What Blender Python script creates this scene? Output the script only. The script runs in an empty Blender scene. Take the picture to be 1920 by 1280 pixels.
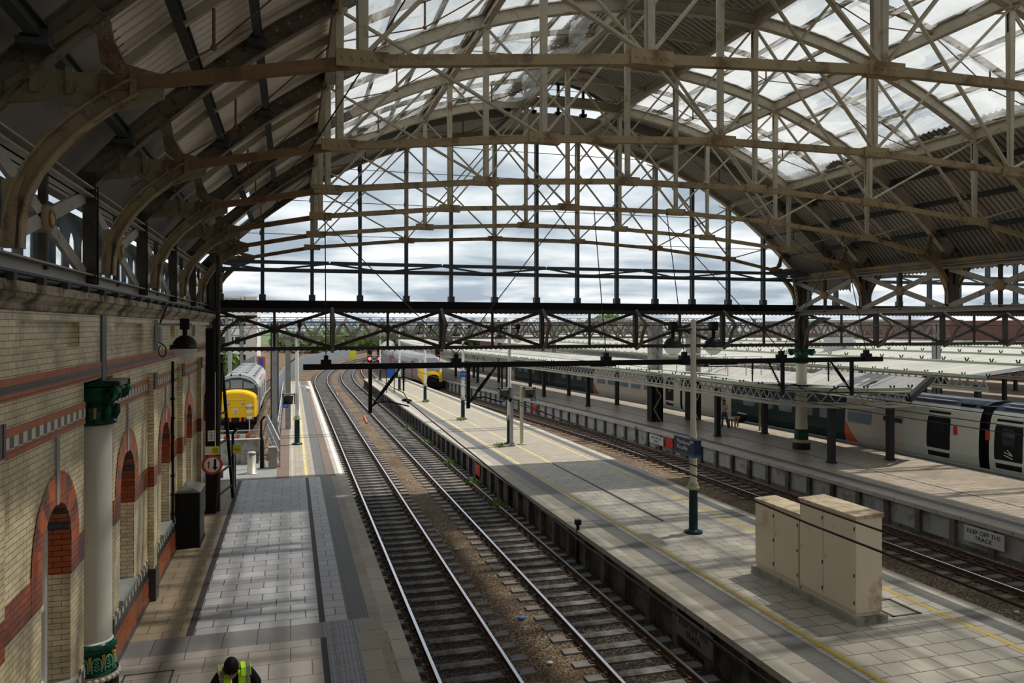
import bpy, math, random
from math import sin, cos, pi, sqrt, radians as R
from mathutils import Vector as V
random.seed(7)
SC = bpy.context.scene
COL = SC.collection
# ---------------- camera ----------------
cam_d = bpy.data.cameras.new('camera')
cam = bpy.data.objects.new('camera', cam_d); COL.objects.link(cam)
cam.location = (0, 0, 6.79)
cam.rotation_euler = (R(90), 0, R(-16.13))
cam_d.sensor_width = 36; cam_d.lens = 1435/1920*36
cam_d.shift_y = -27/1920; cam_d.clip_end = 6000; cam_d.clip_start = .05
SC.camera = cam
# ---------------- sky ----------------
W = bpy.data.worlds.new('overcast_sky'); SC.world = W; W.use_nodes = True
nt = W.node_tree; N = nt.nodes; L = nt.links; N.clear()
tc = N.new('ShaderNodeTexCoord'); sp = N.new('ShaderNodeSeparateXYZ'); L.new(tc.outputs['Generated'], sp.inputs[0])
ad = N.new('ShaderNodeMath'); ad.operation = 'ADD'; ad.inputs[1].default_value = .12; L.new(sp.outputs[2], ad.inputs[0])
mx = N.new('ShaderNodeMath'); mx.operation = 'MAXIMUM'; mx.inputs[1].default_value = .05; L.new(ad.outputs[0], mx.inputs[0])
dx = N.new('ShaderNodeMath'); dx.operation = 'DIVIDE'; L.new(sp.outputs[0], dx.inputs[0]); L.new(mx.outputs[0], dx.inputs[1])
dy = N.new('ShaderNodeMath'); dy.operation = 'DIVIDE'; L.new(sp.outputs[1], dy.inputs[0]); L.new(mx.outputs[0], dy.inputs[1])
cb = N.new('ShaderNodeCombineXYZ'); L.new(dx.outputs[0], cb.inputs[0]); L.new(dy.outputs[0], cb.inputs[1])
nz = N.new('ShaderNodeTexNoise'); nz.inputs['Scale'].default_value = 1.25; nz.inputs['Detail'].default_value = 9; nz.inputs['Roughness'].default_value = .52; nz.inputs['Distortion'].default_value = .25
L.new(cb.outputs[0], nz.inputs['Vector'])
cr = N.new('ShaderNodeValToRGB'); e = cr.color_ramp.elements
e[0].position = .38; e[0].color = (.40, .465, .535, 1); e[1].position = .62; e[1].color = (1, 1, 1, 1)
m_ = cr.color_ramp.elements.new(.5); m_.color = (.68, .735, .78, 1)
L.new(nz.outputs['Fac'], cr.inputs[0])
bg = N.new('ShaderNodeBackground'); bg.inputs[1].default_value = 1.0; L.new(cr.outputs[0], bg.inputs[0])
wo = N.new('ShaderNodeOutputWorld'); L.new(bg.outputs[0], wo.inputs[0])
# ---------------- sun ----------------
sd = bpy.data.lights.new('sun', 'SUN'); sd.energy = 3.6; sd.angle = R(1.2); sd.color = (1, .95, .86)
so = bpy.data.objects.new('sun', sd); COL.objects.link(so); so.location = (40, 20, 60)
so.rotation_euler = V((-.5, -.14, -1)).to_track_quat('-Z', 'Y').to_euler()
SC.view_settings.view_transform = 'Standard'; SC.view_settings.look = 'None'
SC.view_settings.gamma = 1; SC.view_settings.use_curve_mapping = False
SC.view_settings.exposure = .2
SC.cycles.transparent_max_bounces = 16; SC.cycles.max_bounces = 9; SC.cycles.diffuse_bounces = 7
# ---------------- helpers ----------------
def vsub(a, b): return (a[0]-b[0], a[1]-b[1], a[2]-b[2])
class MB:
    def __init__(s): s.v = []; s.f = []; s.m = []; s.s = []
    def add(s, vs, fs, mi=0, sm=False):
        o = len(s.v); s.v += [tuple(x) for x in vs]
        for f in fs: s.f.append(tuple(i+o for i in f)); s.m.append(mi); s.s.append(sm)
        return s
    def quad(s, a, b, c, d, mi=0): return s.add([a, b, c, d], [(0, 1, 2, 3)], mi)
    def box(s, x0, x1, y0, y1, z0, z1, mi=0):
        return s.add([(x0,y0,z0),(x1,y0,z0),(x1,y1,z0),(x0,y1,z0),(x0,y0,z1),(x1,y0,z1),(x1,y1,z1),(x0,y1,z1)],
            [(0,3,2,1),(4,5,6,7),(0,1,5,4),(1,2,6,5),(2,3,7,6),(3,0,4,7)], mi)
    def bar(s, p, q, w, h=None, mi=0, up=(0,0,1)):
        p = V(p); q = V(q); h = h or w; d = (q-p)
        if d.length < 1e-6: return s
        d.normalize(); u = V(up)
        if abs(d.dot(u)) > .99: u = V((0,1,0))
        x = d.cross(u).normalized(); y = x.cross(d)
        x *= w/2; y *= h/2
        return s.add([p-x-y, p+x-y, p+x+y, p-x+y, q-x-y, q+x-y, q+x+y, q-x+y],
            [(0,1,2,3),(7,6,5,4),(0,4,5,1),(1,5,6,2),(2,6,7,3),(3,7,4,0)], mi)
    def tube(s, pts, r, mi=0, n=8, cap=True):
        pts = [V(p) for p in pts]; k = len(pts); rs = r if isinstance(r, (list, tuple)) else [r]*k
        vs = []; pr = None
        for i, p in enumerate(pts):
            d = (pts[min(i+1, k-1)]-pts[max(i-1, 0)]).normalized()
            if pr is None:
                u = V((0,0,1)) if abs(d.z) < .9 else V((0,1,0))
                pr = d.cross(u).normalized()
            else:
                pr = (pr - d*pr.dot(d)).normalized()
            b = d.cross(pr)
            for j in range(n):
                a = 2*pi*j/n; vs.append(p + (pr*cos(a)+b*sin(a))*rs[i])
        fs = [(i*n+j, i*n+(j+1) % n, (i+1)*n+(j+1) % n, (i+1)*n+j) for i in range(k-1) for j in range(n)]
        s.add(vs, fs, mi, n > 4)
        if cap: s.add(vs[:n], [tuple(range(n))[::-1]], mi); s.add(vs[-n:], [tuple(range(n))], mi)
        return s
    def lathe(s, prof, cx, cy, z0=0, mi=0, n=20, a0=0, a1=2*pi, axis='z'):
        full = abs(a1-a0-2*pi) < 1e-6; m = n if full else n+1; vs = []
        for r, z in prof:
            for j in range(m):
                a = a0+(a1-a0)*j/n
                if axis == 'z': vs.append((cx+r*cos(a), cy+r*sin(a), z0+z))
                elif axis == 'y': vs.append((cx+r*cos(a), cy+z, z0+r*sin(a)))
                else: vs.append((cx+z, cy+r*cos(a), z0+r*sin(a)))
        fs = []
        for i in range(len(prof)-1):
            for j in range(n):
                k = (j+1) % m
                fs.append((i*m+j, i*m+k, (i+1)*m+k, (i+1)*m+j))
        return s.add(vs, fs, mi, True)
    def prism(s, poly, ax, t0, t1, mi=0):
        n = len(poly)
        def P(p, t): return (p[0], t, p[1]) if ax == 'y' else ((t, p[0], p[1]) if ax == 'x' else (p[0], p[1], t))
        vs = [P(p, t0) for p in poly]+[P(p, t1) for p in poly]
        return s.add(vs, [tuple(range(n))[::-1], tuple(range(n, 2*n))]+[(i, (i+1) % n, (i+1) % n+n, i+n) for i in range(n)], mi)
    def ball(s, c, r, mi=0, n=12, k=8, sc=(1,1,1)):
        vs = []; fs = []
        for i in range(k+1):
            t = pi*i/k
            for j in range(n):
                a = 2*pi*j/n; vs.append((c[0]+r*sc[0]*sin(t)*cos(a), c[1]+r*sc[1]*sin(t)*sin(a), c[2]+r*sc[2]*cos(t)))
        fs = [(i*n+j, (i+1)*n+j, (i+1)*n+(j+1) % n, i*n+(j+1) % n) for i in range(k) for j in range(n)]
        return s.add(vs, fs, mi, True)
    def sweep(s, sec, pts, nrm, bi, mi=0, cap=True):
        n = len(sec); vs = []
        for p, nn, b in zip(pts, nrm, bi):
            for u, w in sec: vs.append(V(p)+V(b)*u+V(nn)*w)
        k = len(pts)
        s.add(vs, [(i*n+j, i*n+(j+1) % n, (i+1)*n+(j+1) % n, (i+1)*n+j) for i in range(k-1) for j in range(n)], mi)
        if cap: s.add(vs[:n], [tuple(range(n))[::-1]], mi); s.add(vs[-n:], [tuple(range(n))], mi)
        return s
    def ibeam(s, p, q, w, h, t=.02, mi=0, up=(0,0,1)):
        p = V(p); q = V(q); d = (q-p).normalized(); u = V(up)
        x = d.cross(u).normalized(); y = x.cross(d)
        for k in (-1, 1): s.bar(p+y*k*(h/2-t/2), q+y*k*(h/2-t/2), w, t, mi, up)
        return s.bar(p, q, t, h-2*t, mi, up)
    def cloud(s, c, rad, n, size, mi=0, nm=1, sd=0):
        rg = random.Random(sd)
        for i in range(n):
            while 1:
                q = V((rg.uniform(-1,1), rg.uniform(-1,1), rg.uniform(-1,1)))
                if .35 < q.length < 1: break
            p = V((c[0]+q.x*rad[0], c[1]+q.y*rad[1], c[2]+q.z*rad[2]))
            a = V((rg.gauss(0,1), rg.gauss(0,1), rg.gauss(0,1))).normalized(); b = a.cross(V((rg.random(), rg.random(), .3))).normalized()
            z = size*rg.uniform(.6, 1.3)
            s.add([p-a*z-b*z*.5, p+a*z*.3-b*z, p+a*z+b*z*.6, p-a*z*.4+b*z], [(0,1,2,3)], mi+rg.randrange(nm))
        return s
    def build(s, name, mats, parent=None, loc=None):
        o_ = parent_world(parent) if parent else V(loc or (0,0,0))
        me = bpy.data.meshes.new(name)
        me.from_pydata([(x-o_.x, y-o_.y, z-o_.z) for x, y, z in s.v], [], s.f)
        if not isinstance(mats, (list, tuple)): mats = [mats]
        for m in mats: me.materials.append(m)
        me.polygons.foreach_set('material_index', s.m); me.polygons.foreach_set('use_smooth', s.s); me.update()
        ob = bpy.data.objects.new(name, me); COL.objects.link(ob)
        if parent: ob.parent = parent; ob.location = (0,0,0)
        else: ob.location = o_
        return ob
def parent_world(p):
    w = V(p.location)
    while p.parent: p = p.parent; w += V(p.location)
    return w
def tag(o, label, cat, group=None):
    o['label'] = label; o['category'] = cat
    if group: o['group'] = group
    return o
def thing(name, label, cat, loc, group=None):
    o = bpy.data.objects.new(name, None); o.empty_display_size = .2; COL.objects.link(o); o.location = loc
    return tag(o, label, cat, group)
def solo(mb, name, mats, label, cat, loc, group=None): return tag(mb.build(name, mats, None, loc), label, cat, group)
def struct(mb, name, mats, parent=None, loc=None):
    o = mb.build(name, mats, parent, loc)
    if not parent: o['kind'] = 'structure'
    return o
KIDS = {}
def kids(o): return [c for c in COL.objects if c.parent == o]
def copy_tree(root, loc, label=None, rz=None):
    def rec(o, par):
        c = o.copy(); COL.objects.link(c)
        if par: c.parent = par
        for k in [x for x in o.children]: rec(k, c)
        return c
    c = rec(root, None); c.location = loc
    if rz is not None: c.rotation_euler = (0, 0, rz)
    if label: c['label'] = label
    return c
def text(name, s, size, mat, parent, loc, rot, ext=.002, align='CENTER', sp=1.0):
    cu = bpy.data.curves.new(name, 'FONT'); cu.body = s; cu.size = size; cu.extrude = ext; cu.align_x = align; cu.align_y = 'CENTER'; cu.space_line = sp; cu.resolution_u = 3
    t = bpy.data.objects.new(name, cu); COL.objects.link(t)
    me = bpy.data.meshes.new_from_object(t.evaluated_get(bpy.context.evaluated_depsgraph_get()))
    bpy.data.objects.remove(t); o = bpy.data.objects.new(name, me); COL.objects.link(o)
    me.materials.clear(); me.materials.append(mat)
    o.parent = parent; pw = parent_world(parent); o.location = V(loc)-pw; o.rotation_euler = rot
    return o
def px(x, y, z):
    """pixel of the 1920x1280 photo -> world point at height z (used only to place things on the ground)"""
    u = (x-960)/1435; w = (612-y)/1435; d = (z-6.79)/w
    th = R(16.13); X = u*d
    return (X*cos(th)+d*sin(th), -X*sin(th)+d*cos(th))
# ---------------- materials ----------------
def nodes(name):
    m = bpy.data.materials.new(name); m.use_nodes = True; t = m.node_tree
    return m, t.nodes, t.links, t.nodes['Principled BSDF']
def coords(N, L, mode):
    tc = N.new('ShaderNodeTexCoord')
    if mode == 'obj': return tc.outputs['Object']
    sp = N.new('ShaderNodeSeparateXYZ'); L.new(tc.outputs['Object'], sp.inputs[0]); cb = N.new('ShaderNodeCombineXYZ')
    if mode == 'wall':
        a = N.new('ShaderNodeMath'); L.new(sp.outputs[0], a.inputs[0]); L.new(sp.outputs[1], a.inputs[1]); L.new(a.outputs[0], cb.inputs[0]); L.new(sp.outputs[2], cb.inputs[1])
    elif mode == 'floor': L.new(sp.outputs[0], cb.inputs[0]); L.new(sp.outputs[1], cb.inputs[1])
    elif mode == 'arch':
        L.new(sp.outputs[1], cb.inputs[0]); L.new(sp.outputs[2], cb.inputs[1])
    return cb.outputs[0]
def noise(N, L, vec, sc, det=4, ro=.6):
    n = N.new('ShaderNodeTexNoise'); n.inputs['Scale'].default_value = sc; n.inputs['Detail'].default_value = det; n.inputs['Roughness'].default_value = ro; L.new(vec, n.inputs['Vector']); return n.outputs['Fac']
def ramp(N, L, f, a, b, ca=(0,0,0), cb=(1,1,1)):
    r = N.new('ShaderNodeValToRGB'); r.color_ramp.elements[0].position = a; r.color_ramp.elements[1].position = b
    r.color_ramp.elements[0].color = (*ca, 1); r.color_ramp.elements[1].color = (*cb, 1); L.new(f, r.inputs[0]); return r.outputs[0]
def mix(N, L, f, a, b, bt='MIX'):
    m = N.new('ShaderNodeMix'); m.data_type = 'RGBA'; m.blend_type = bt
    for k, v in ((0, f), (6, a), (7, b)):
        if isinstance(v, tuple): m.inputs[k].default_value = (*v, 1)
        elif isinstance(v, (int, float)): m.inputs[k].default_value = v
        else: L.new(v, m.inputs[k])
    return m.outputs[2]
def bump(N, L, b, h, st, d=.01):
    n = N.new('ShaderNodeBump'); n.inputs['Strength'].default_value = st; n.inputs['Distance'].default_value = d; L.new(h, n.inputs['Height']); L.new(n.outputs[0], b.inputs['Normal'])
def mat(name, col, ro=.6, me=0, var=.25, sc=6, rust=None, ra=.3, bp=0):
    m, N, L, b = nodes(name); b.inputs['Specular IOR Level'].default_value = .12 if max(col) < .08 and me < .4 and ro > .2 else .3; v = coords(N, L, 'obj'); n = noise(N, L, v, sc)
    c = mix(N, L, n, tuple(x*(1-var) for x in col), tuple(min(1, x*(1+var)) for x in col))
    if rust:
        r = noise(N, L, v, sc*.6, 7, .7); c = mix(N, L, ramp(N, L, r, .62-ra*.4, .7-ra*.25), c, rust)
    L.new(c, b.inputs['Base Color']); b.inputs['Roughness'].default_value = ro; b.inputs['Metallic'].default_value = me
    if bp: bump(N, L, b, noise(N, L, v, sc*6, 5), bp)
    return m
def brick(name, c1, c2, mo, w, h, mode='wall', ms=.006, ro=.5, off=.5, dirt=.5, dsc=.8, dcol=(.05,.04,.03), bp=.4, tint=None, bias=0):
    m, N, L, b = nodes(name); v = coords(N, L, mode)
    t = N.new('ShaderNodeTexBrick'); L.new(v, t.inputs['Vector']); t.offset = off
    for k, x in (('Color1', c1), ('Color2', c2), ('Mortar', mo)): t.inputs[k].default_value = (*x, 1)
    t.inputs['Scale'].default_value = 1; t.inputs['Brick Width'].default_value = w; t.inputs['Row Height'].default_value = h
    t.inputs['Mortar Size'].default_value = ms; t.inputs['Mortar Smooth'].default_value = .2; t.inputs['Bias'].default_value = bias
    c = t.outputs['Color']; ov = coords(N, L, 'obj')
    if tint: c = mix(N, L, ramp(N, L, noise(N, L, ov, tint[1], 3), .42, .62), c, mix(N, L, .75, c, tint[0]))
    c = mix(N, L, ramp(N, L, noise(N, L, ov, dsc, 6, .65), .45, .8, (0,0,0), (dirt,)*3), c, dcol)
    L.new(c, b.inputs['Base Color']); b.inputs['Roughness'].default_value = ro; b.inputs['Specular IOR Level'].default_value = .22
    iv = N.new('ShaderNodeMath'); iv.operation = 'SUBTRACT'; iv.inputs[0].default_value = 1; L.new(t.outputs['Fac'], iv.inputs[1])
    bump(N, L, b, iv.outputs[0], bp, .01)
    return m
def glassy(name, tr, col, tl=.5, rough=.3, slits=False):
    """light passing sheet: transparent + translucent"""
    m = bpy.data.materials.new(name); m.use_nodes = True; N = m.node_tree.nodes; L = m.node_tree.links; N.clear()
    v = coords(N, L, 'obj'); n = noise(N, L, v, 1.3, 5)
    a = N.new('ShaderNodeBsdfTransparent'); a.inputs[0].default_value = (*col, 1)
    t = N.new('ShaderNodeBsdfTranslucent'); t.inputs[0].default_value = (*[c*.9 for c in col], 1)
    d = N.new('ShaderNodeBsdfDiffuse'); d.inputs[0].default_value = (*[c*.7 for c in col], 1)
    m1 = N.new('ShaderNodeMixShader'); m1.inputs[0].default_value = tl; L.new(d.outputs[0], m1.inputs[1]); L.new(t.outputs[0], m1.inputs[2])
    m2 = N.new('ShaderNodeMixShader')
    r = N.new('ShaderNodeMapRange'); r.inputs['From Min'].default_value = .3; r.inputs['From Max'].default_value = .7; r.inputs['To Min'].default_value = max(0, tr-.15); r.inputs['To Max'].default_value = min(1, tr+.15)
    L.new(n, r.inputs[0])
    if slits:
        mp = N.new('ShaderNodeMapping'); mp.inputs['Scale'].default_value = (1.15, .33, 0); L.new(v, mp.inputs[0]); q = noise(N, L, mp.outputs[0], 1.6, 5, .55); q = ramp(N, L, q, .54, .60, (0,0,0), (.8,)*3)
        mp2 = N.new('ShaderNodeMapping'); mp2.inputs['Scale'].default_value = (3.5, .35, 0); mp2.inputs['Rotation'].default_value = (0, 0, .5); L.new(v, mp2.inputs[0]); q2 = ramp(N, L, noise(N, L, mp2.outputs[0], 1.5, 4, .6), .35, .65, (-.25,)*3, (.25,)*3)
        a1 = N.new('ShaderNodeMath'); L.new(r.outputs[0], a1.inputs[0]); L.new(q, a1.inputs[1]); a2 = N.new('ShaderNodeMath'); a2.use_clamp = True; L.new(a1.outputs[0], a2.inputs[0]); L.new(q2, a2.inputs[1]); L.new(a2.outputs[0], m2.inputs[0])
    else: L.new(r.outputs[0], m2.inputs[0])
    if 1:
        L.new(m1.outputs[0], m2.inputs[1]); L.new(a.outputs[0], m2.inputs[2])
    o = N.new('ShaderNodeOutputMaterial'); L.new(m2.outputs[0], o.inputs[0]); return m
def pane(name, col=(.93,.96,.97), gl=.06):
    m = bpy.data.materials.new(name); m.use_nodes = True; N = m.node_tree.nodes; L = m.node_tree.links; N.clear()
    a = N.new('ShaderNodeBsdfTransparent'); a.inputs[0].default_value = (*col, 1)
    g = N.new('ShaderNodeBsdfGlossy'); g.inputs['Roughness'].default_value = .05
    x = N.new('ShaderNodeMixShader'); x.inputs[0].default_value = gl; L.new(a.outputs[0], x.inputs[1]); L.new(g.outputs[0], x.inputs[2])
    o = N.new('ShaderNodeOutputMaterial'); L.new(x.outputs[0], o.inputs[0]); return m
def emis(name, col, st):
    m, N, L, b = nodes(name); b.inputs['Base Color'].default_value = (*col, 1); b.inputs['Emission Color'].default_value = (*col, 1); b.inputs['Emission Strength'].default_value = st; return m
M = {}
M['iron'] = mat('cream_painted_iron', (.42,.37,.275), .55, .05, .25, 3, (.24,.15,.085), .12)
M['iron_rust'] = mat('rusted_brown_iron', (.20,.115,.055), .7, .1, .3, 3, (.11,.055,.028), .35)
M['iron_ochre'] = mat('ochre_iron', (.33,.25,.14), .65, .1, .25, 3, (.17,.10,.05), .3)
M['iron_grey'] = mat('pale_grey_iron', (.38,.35,.30), .5, .05, .25, 4, (.2,.13,.08), .08)
M['iron_dark'] = mat('sooty_iron', (.055,.05,.042), .6, .1, .3, 5, (.1,.05,.03), .2)
M['steel_blue'] = mat('blue_grey_steel', (.075,.09,.105), .45, .2, .2, 4)
M['black'] = mat('black_paint', (.012,.012,.013), .45, 0, .2, 6)
M['wire'] = mat('dark_wire', (.03,.027,.025), .5, .5, .2, 6)
M['green'] = mat('green_gloss_paint', (.008,.07,.042), .25, .1, .4, 9, (.01,.03,.02), .4)
M['gold'] = mat('gold_paint', (.42,.25,.07), .4, .3, .3, 12)
M['cream'] = mat('cream_column_paint', (.62,.57,.45), .45, 0, .15, 2, (.25,.2,.13), .05)
M['shaft'] = mat('grey_column_paint', (.56,.53,.46), .5, 0, .15, 1.5, (.2,.17,.12), .05)
M['white'] = mat('white_paint', (.75,.75,.72), .5, 0, .08, 5)
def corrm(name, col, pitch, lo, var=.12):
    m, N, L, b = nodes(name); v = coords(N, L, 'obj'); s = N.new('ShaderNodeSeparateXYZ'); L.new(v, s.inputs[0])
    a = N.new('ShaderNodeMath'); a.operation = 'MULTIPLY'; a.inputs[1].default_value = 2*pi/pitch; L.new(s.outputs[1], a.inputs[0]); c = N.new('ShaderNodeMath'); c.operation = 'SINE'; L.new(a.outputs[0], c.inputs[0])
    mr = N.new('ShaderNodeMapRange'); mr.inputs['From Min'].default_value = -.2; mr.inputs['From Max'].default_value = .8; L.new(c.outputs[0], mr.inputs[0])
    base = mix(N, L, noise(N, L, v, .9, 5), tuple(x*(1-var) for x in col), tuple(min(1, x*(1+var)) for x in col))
    base = mix(N, L, mr.outputs[0], base, mix(N, L, 1-lo, base, (.03,.022,.016)))   # flutes darkened to paint in the corrugation shading
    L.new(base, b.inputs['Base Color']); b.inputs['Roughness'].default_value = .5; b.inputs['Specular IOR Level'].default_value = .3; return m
M['corr'] = corrm('corrugated_steel', (.88,.80,.70), .25, .35)
M['corr_dk'] = corrm('weathered_corrugated_steel', (.42,.39,.34), .21, .3)
M['sheet'] = mat('flat_roof_board', (.24,.215,.20), .7, 0, .2, 1.5)
M['timber'] = mat('dark_purlin_steel', (.06,.065,.065), .6, 0, .25, 5)
M['glaze'] = glassy('roof_polycarbonate', .86, (.93,.95,.96), .85)
M['net'] = glassy('debris_netting', .56, (.80,.79,.76), .75, slits=True)
M['pane'] = pane('screen_glass')
M['brick_w'] = brick('white_glazed_brick', (.80,.68,.44), (.66,.54,.33), (.12,.095,.065), .235, .079, dirt=.9, ms=.0045, ro=.35, dcol=(.10,.075,.045), dsc=1.1)
M['brick_r'] = brick('red_glazed_brick', (.46,.11,.035), (.34,.075,.025), (.05,.03,.02), .235, .079, ro=.35, dirt=.5)
M['brick_rb'] = brick('red_and_blue_brick', (.46,.11,.035), (.36,.085,.03), (.05,.03,.02), .235, .079, ro=.35, tint=((.035,.037,.055), 2.2), dirt=.4)
M['brick_b'] = brick('blue_black_brick', (.07,.07,.08), (.05,.05,.06), (.02,.02,.02), .235, .079, ro=.3, dirt=.3)
M['red_band'] = brick('red_terracotta_band', (.48,.125,.04), (.36,.09,.03), (.06,.03,.02), .3, .3, ro=.4, dirt=.4)
M['stone'] = mat('sooty_sandstone', (.42,.35,.25), .8, 0, .35, 2.5, (.08,.06,.045), .45, .3)
M['sill'] = mat('grey_stone_sill', (.26,.28,.28), .6, 0, .15, 3)
def checker(name, c1, c2, sc, mode):
    m, N, L, b = nodes(name); v = coords(N, L, mode); t = N.new('ShaderNodeTexChecker'); t.inputs['Scale'].default_value = sc
    t.inputs['Color1'].default_value = (*c1, 1); t.inputs['Color2'].default_value = (*c2, 1); mp = N.new('ShaderNodeMapping'); mp.inputs['Location'].default_value = (0, .013, .013); L.new(v, mp.inputs[0]); L.new(mp.outputs[0], t.inputs['Vector'])
    L.new(t.outputs[0], b.inputs['Base Color']); b.inputs['Roughness'].default_value = .4; return m
M['check'] = checker('blue_and_white_check', (.6,.55,.42), (.06,.06,.07), 6.6, 'wall')
M['pv_near'] = brick('large_brown_slabs', (.32,.285,.26), (.27,.24,.215), (.06,.055,.05), .74, .62, 'floor', .008, .5, .5, .45, .5, (.11,.09,.06), .5)
M['pv_cool'] = brick('grey_block_paving', (.42,.42,.44), (.33,.33,.36), (.045,.045,.05), .6, .43, 'floor', .011, .45, .5, .35, .4, (.13,.125,.12), .5)
M['pv_warm'] = brick('buff_paving', (.33,.265,.185), (.27,.215,.145), (.06,.05,.04), .6, .43, 'floor', .008, .5, .5, .5, .5, (.09,.07,.045), .5)
M['pv_out'] = brick('weathered_buff_paving', (.37,.335,.27), (.31,.275,.22), (.14,.12,.10), .4, .3, 'floor', .010, .7, .5, .4, .5, (.24,.21,.17), .5)
M['pv_p2'] = brick('platform_block_paving', (.44,.405,.345), (.36,.33,.285), (.07,.06,.055), .6, .45, 'floor', .011, .5, .5, .5, .35, (.15,.13,.11), .5)
M['pv_p3'] = brick('brown_plank_paving', (.42,.35,.27), (.35,.29,.225), (.05,.045,.04), .9, .3, 'floor', .012, .4, .5, .4, .4, (.1,.085,.07), .5)
M['pv_red'] = brick('dull_red_brick_paving', (.21,.145,.115), (.17,.12,.1), (.08,.06,.05), .2, .1, 'floor', .006, .7, .5, .4, .8, (.1,.08,.07), .3)
M['band'] = brick('dark_slab_band', (.20,.19,.19), (.165,.16,.16), (.045,.045,.045), .62, 3, 'floor', .008, .5, .0, .3)
def tact(name, c, sc):
    m, N, L, b = nodes(name); v = coords(N, L, 'floor'); t = N.new('ShaderNodeTexVoronoi'); t.inputs['Scale'].default_value = sc; t.inputs['Randomness'].default_value = 0
    L.new(v, t.inputs['Vector']); r = ramp(N, L, t.outputs['Distance'], .25, .36, (1,1,1), (0,0,0))
    br = N.new('ShaderNodeTexBrick'); L.new(v, br.inputs['Vector']); br.inputs['Scale'].default_value = 1; br.inputs['Brick Width'].default_value = .4; br.inputs['Row Height'].default_value = .4; br.offset = 0; br.inputs['Mortar Size'].default_value = .006
    c0 = mix(N, L, r, c, tuple(x*.55 for x in c)); c0 = mix(N, L, br.outputs['Fac'], c0, (.03,.03,.03)); L.new(mix(N, L, ramp(N, L, noise(N, L, v, 1.2, 5), .4, .8, (0,0,0), (.5,)*3), c0, tuple(x*.6 for x in c)), b.inputs['Base Color'])
    bump(N, L, b, r, .6, .006); b.inputs['Roughness'].default_value = .6; return m
M['tact'] = tact('grey_tactile_paving', (.115,.115,.108), 15)
M['tact_l'] = tact('pale_tactile_paving', (.27,.27,.30), 13)
M['slab'] = brick('edge_slabs', (.36,.32,.27), (.30,.27,.23), (.08,.07,.06), 5, .9, 'floor', .008, .7, 0, .5, .7, (.13,.11,.09), .4)
M['cope'] = brick('concrete_coping', (.44,.41,.35), (.37,.34,.29), (.10,.09,.08), 5, .92, 'floor', .01, .75, 0, .6, .9, (.24,.2,.15), .5)
M['yellow'] = mat('worn_yellow_line', (.52,.37,.04), .6, 0, .15, 3, (.32,.27,.14), .2)
M['yellow_f'] = mat('faded_yellow_line', (.60,.50,.20), .6, 0, .15, 3, (.4,.36,.26), .3)
M['whiteline'] = mat('worn_white_line', (.72,.70,.64), .6, 0, .1, 4, (.4,.38,.33), .2)
M['slot'] = mat('drain_channel', (.05,.043,.045), .6, 0, .3, 20)
M['asph'] = mat('asphalt', (.24,.24,.235), .8, 0, .15, 2, (.17,.17,.165), .2, .2)
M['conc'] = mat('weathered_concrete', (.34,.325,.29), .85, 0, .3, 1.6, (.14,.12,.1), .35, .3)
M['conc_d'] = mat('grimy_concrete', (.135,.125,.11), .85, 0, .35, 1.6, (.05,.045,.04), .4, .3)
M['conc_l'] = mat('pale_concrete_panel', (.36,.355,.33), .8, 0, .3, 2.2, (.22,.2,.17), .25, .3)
def ballast(name, cols, dk, dsc):
    m, N, L, b = nodes(name); v = coords(N, L, 'obj'); t = N.new('ShaderNodeTexVoronoi'); t.inputs['Scale'].default_value = 17; L.new(v, t.inputs['Vector'])
    s = N.new('ShaderNodeSeparateColor'); L.new(t.outputs['Color'], s.inputs[0])
    r = N.new('ShaderNodeValToRGB'); L.new(s.outputs[0], r.inputs[0]); E = r.color_ramp.elements
    E[0].color = (*cols[0], 1); E[1].color = (*cols[1], 1); x = E.new(.5); x.color = (*cols[2], 1)
    c = mix(N, L, ramp(N, L, t.outputs['Distance'], .25, .75, (0,0,0), (.85,)*3), r.outputs[0], tuple(q*.12 for q in cols[0]))
    c = mix(N, L, ramp(N, L, noise(N, L, v, dsc, 6), .42, .68, (0,0,0), (.8,)*3), c, dk)
    L.new(c, b.inputs['Base Color']); b.inputs['Roughness'].default_value = .9; b.inputs['Specular IOR Level'].default_value = .15
    iv = N.new('ShaderNodeMath'); iv.operation = 'SUBTRACT'; iv.inputs[0].default_value = 1; L.new(t.outputs['Distance'], iv.inputs[1]); bump(N, L, b, iv.outputs[0], 1, .05); return m
M['ballast'] = ballast('brown_ballast', ((.20,.135,.08), (.46,.37,.27), (.29,.21,.14)), (.08,.05,.03), .5)
M['ballast_o'] = ballast('sooty_ballast', ((.055,.045,.038), (.20,.165,.14), (.10,.08,.065)), (.022,.017,.014), .7)
M['ballast_in'] = ballast('shed_ballast', ((.06,.045,.03), (.30,.24,.17), (.13,.09,.055)), (.025,.018,.012), .9)
M['rail'] = mat('polished_rail_head', (.75,.76,.80), .28, 1, .05, 5)
M['rail_s'] = mat('rusty_rail_web', (.09,.05,.03), .8, .1, .3, 7)
M['sleeper'] = mat('weathered_sleeper', (.19,.18,.17), .8, 0, .3, 2.5, (.07,.06,.052), .4, .3)
M['sleeper_o'] = mat('brown_sleeper', (.19,.13,.095), .85, 0, .35, 2.5, (.07,.055,.045), .35, .3)
M['leaf'] = mat('leaf_green', (.16,.25,.075), .7, 0, .45, .8)
M['leaf2'] = mat('leaf_light_green', (.28,.36,.14), .7, 0, .4, .8)
M['bark'] = mat('bark', (.09,.07,.05), .9)
M['cab'] = mat('beige_cabinet_paint', (.74,.64,.48), .5, 0, .08, 1.2, (.40,.30,.18), .12)
M['cab_top'] = mat('stained_cabinet_lid', (.60,.50,.35), .6, 0, .25, 2.5, (.30,.19,.10), .35)
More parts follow.
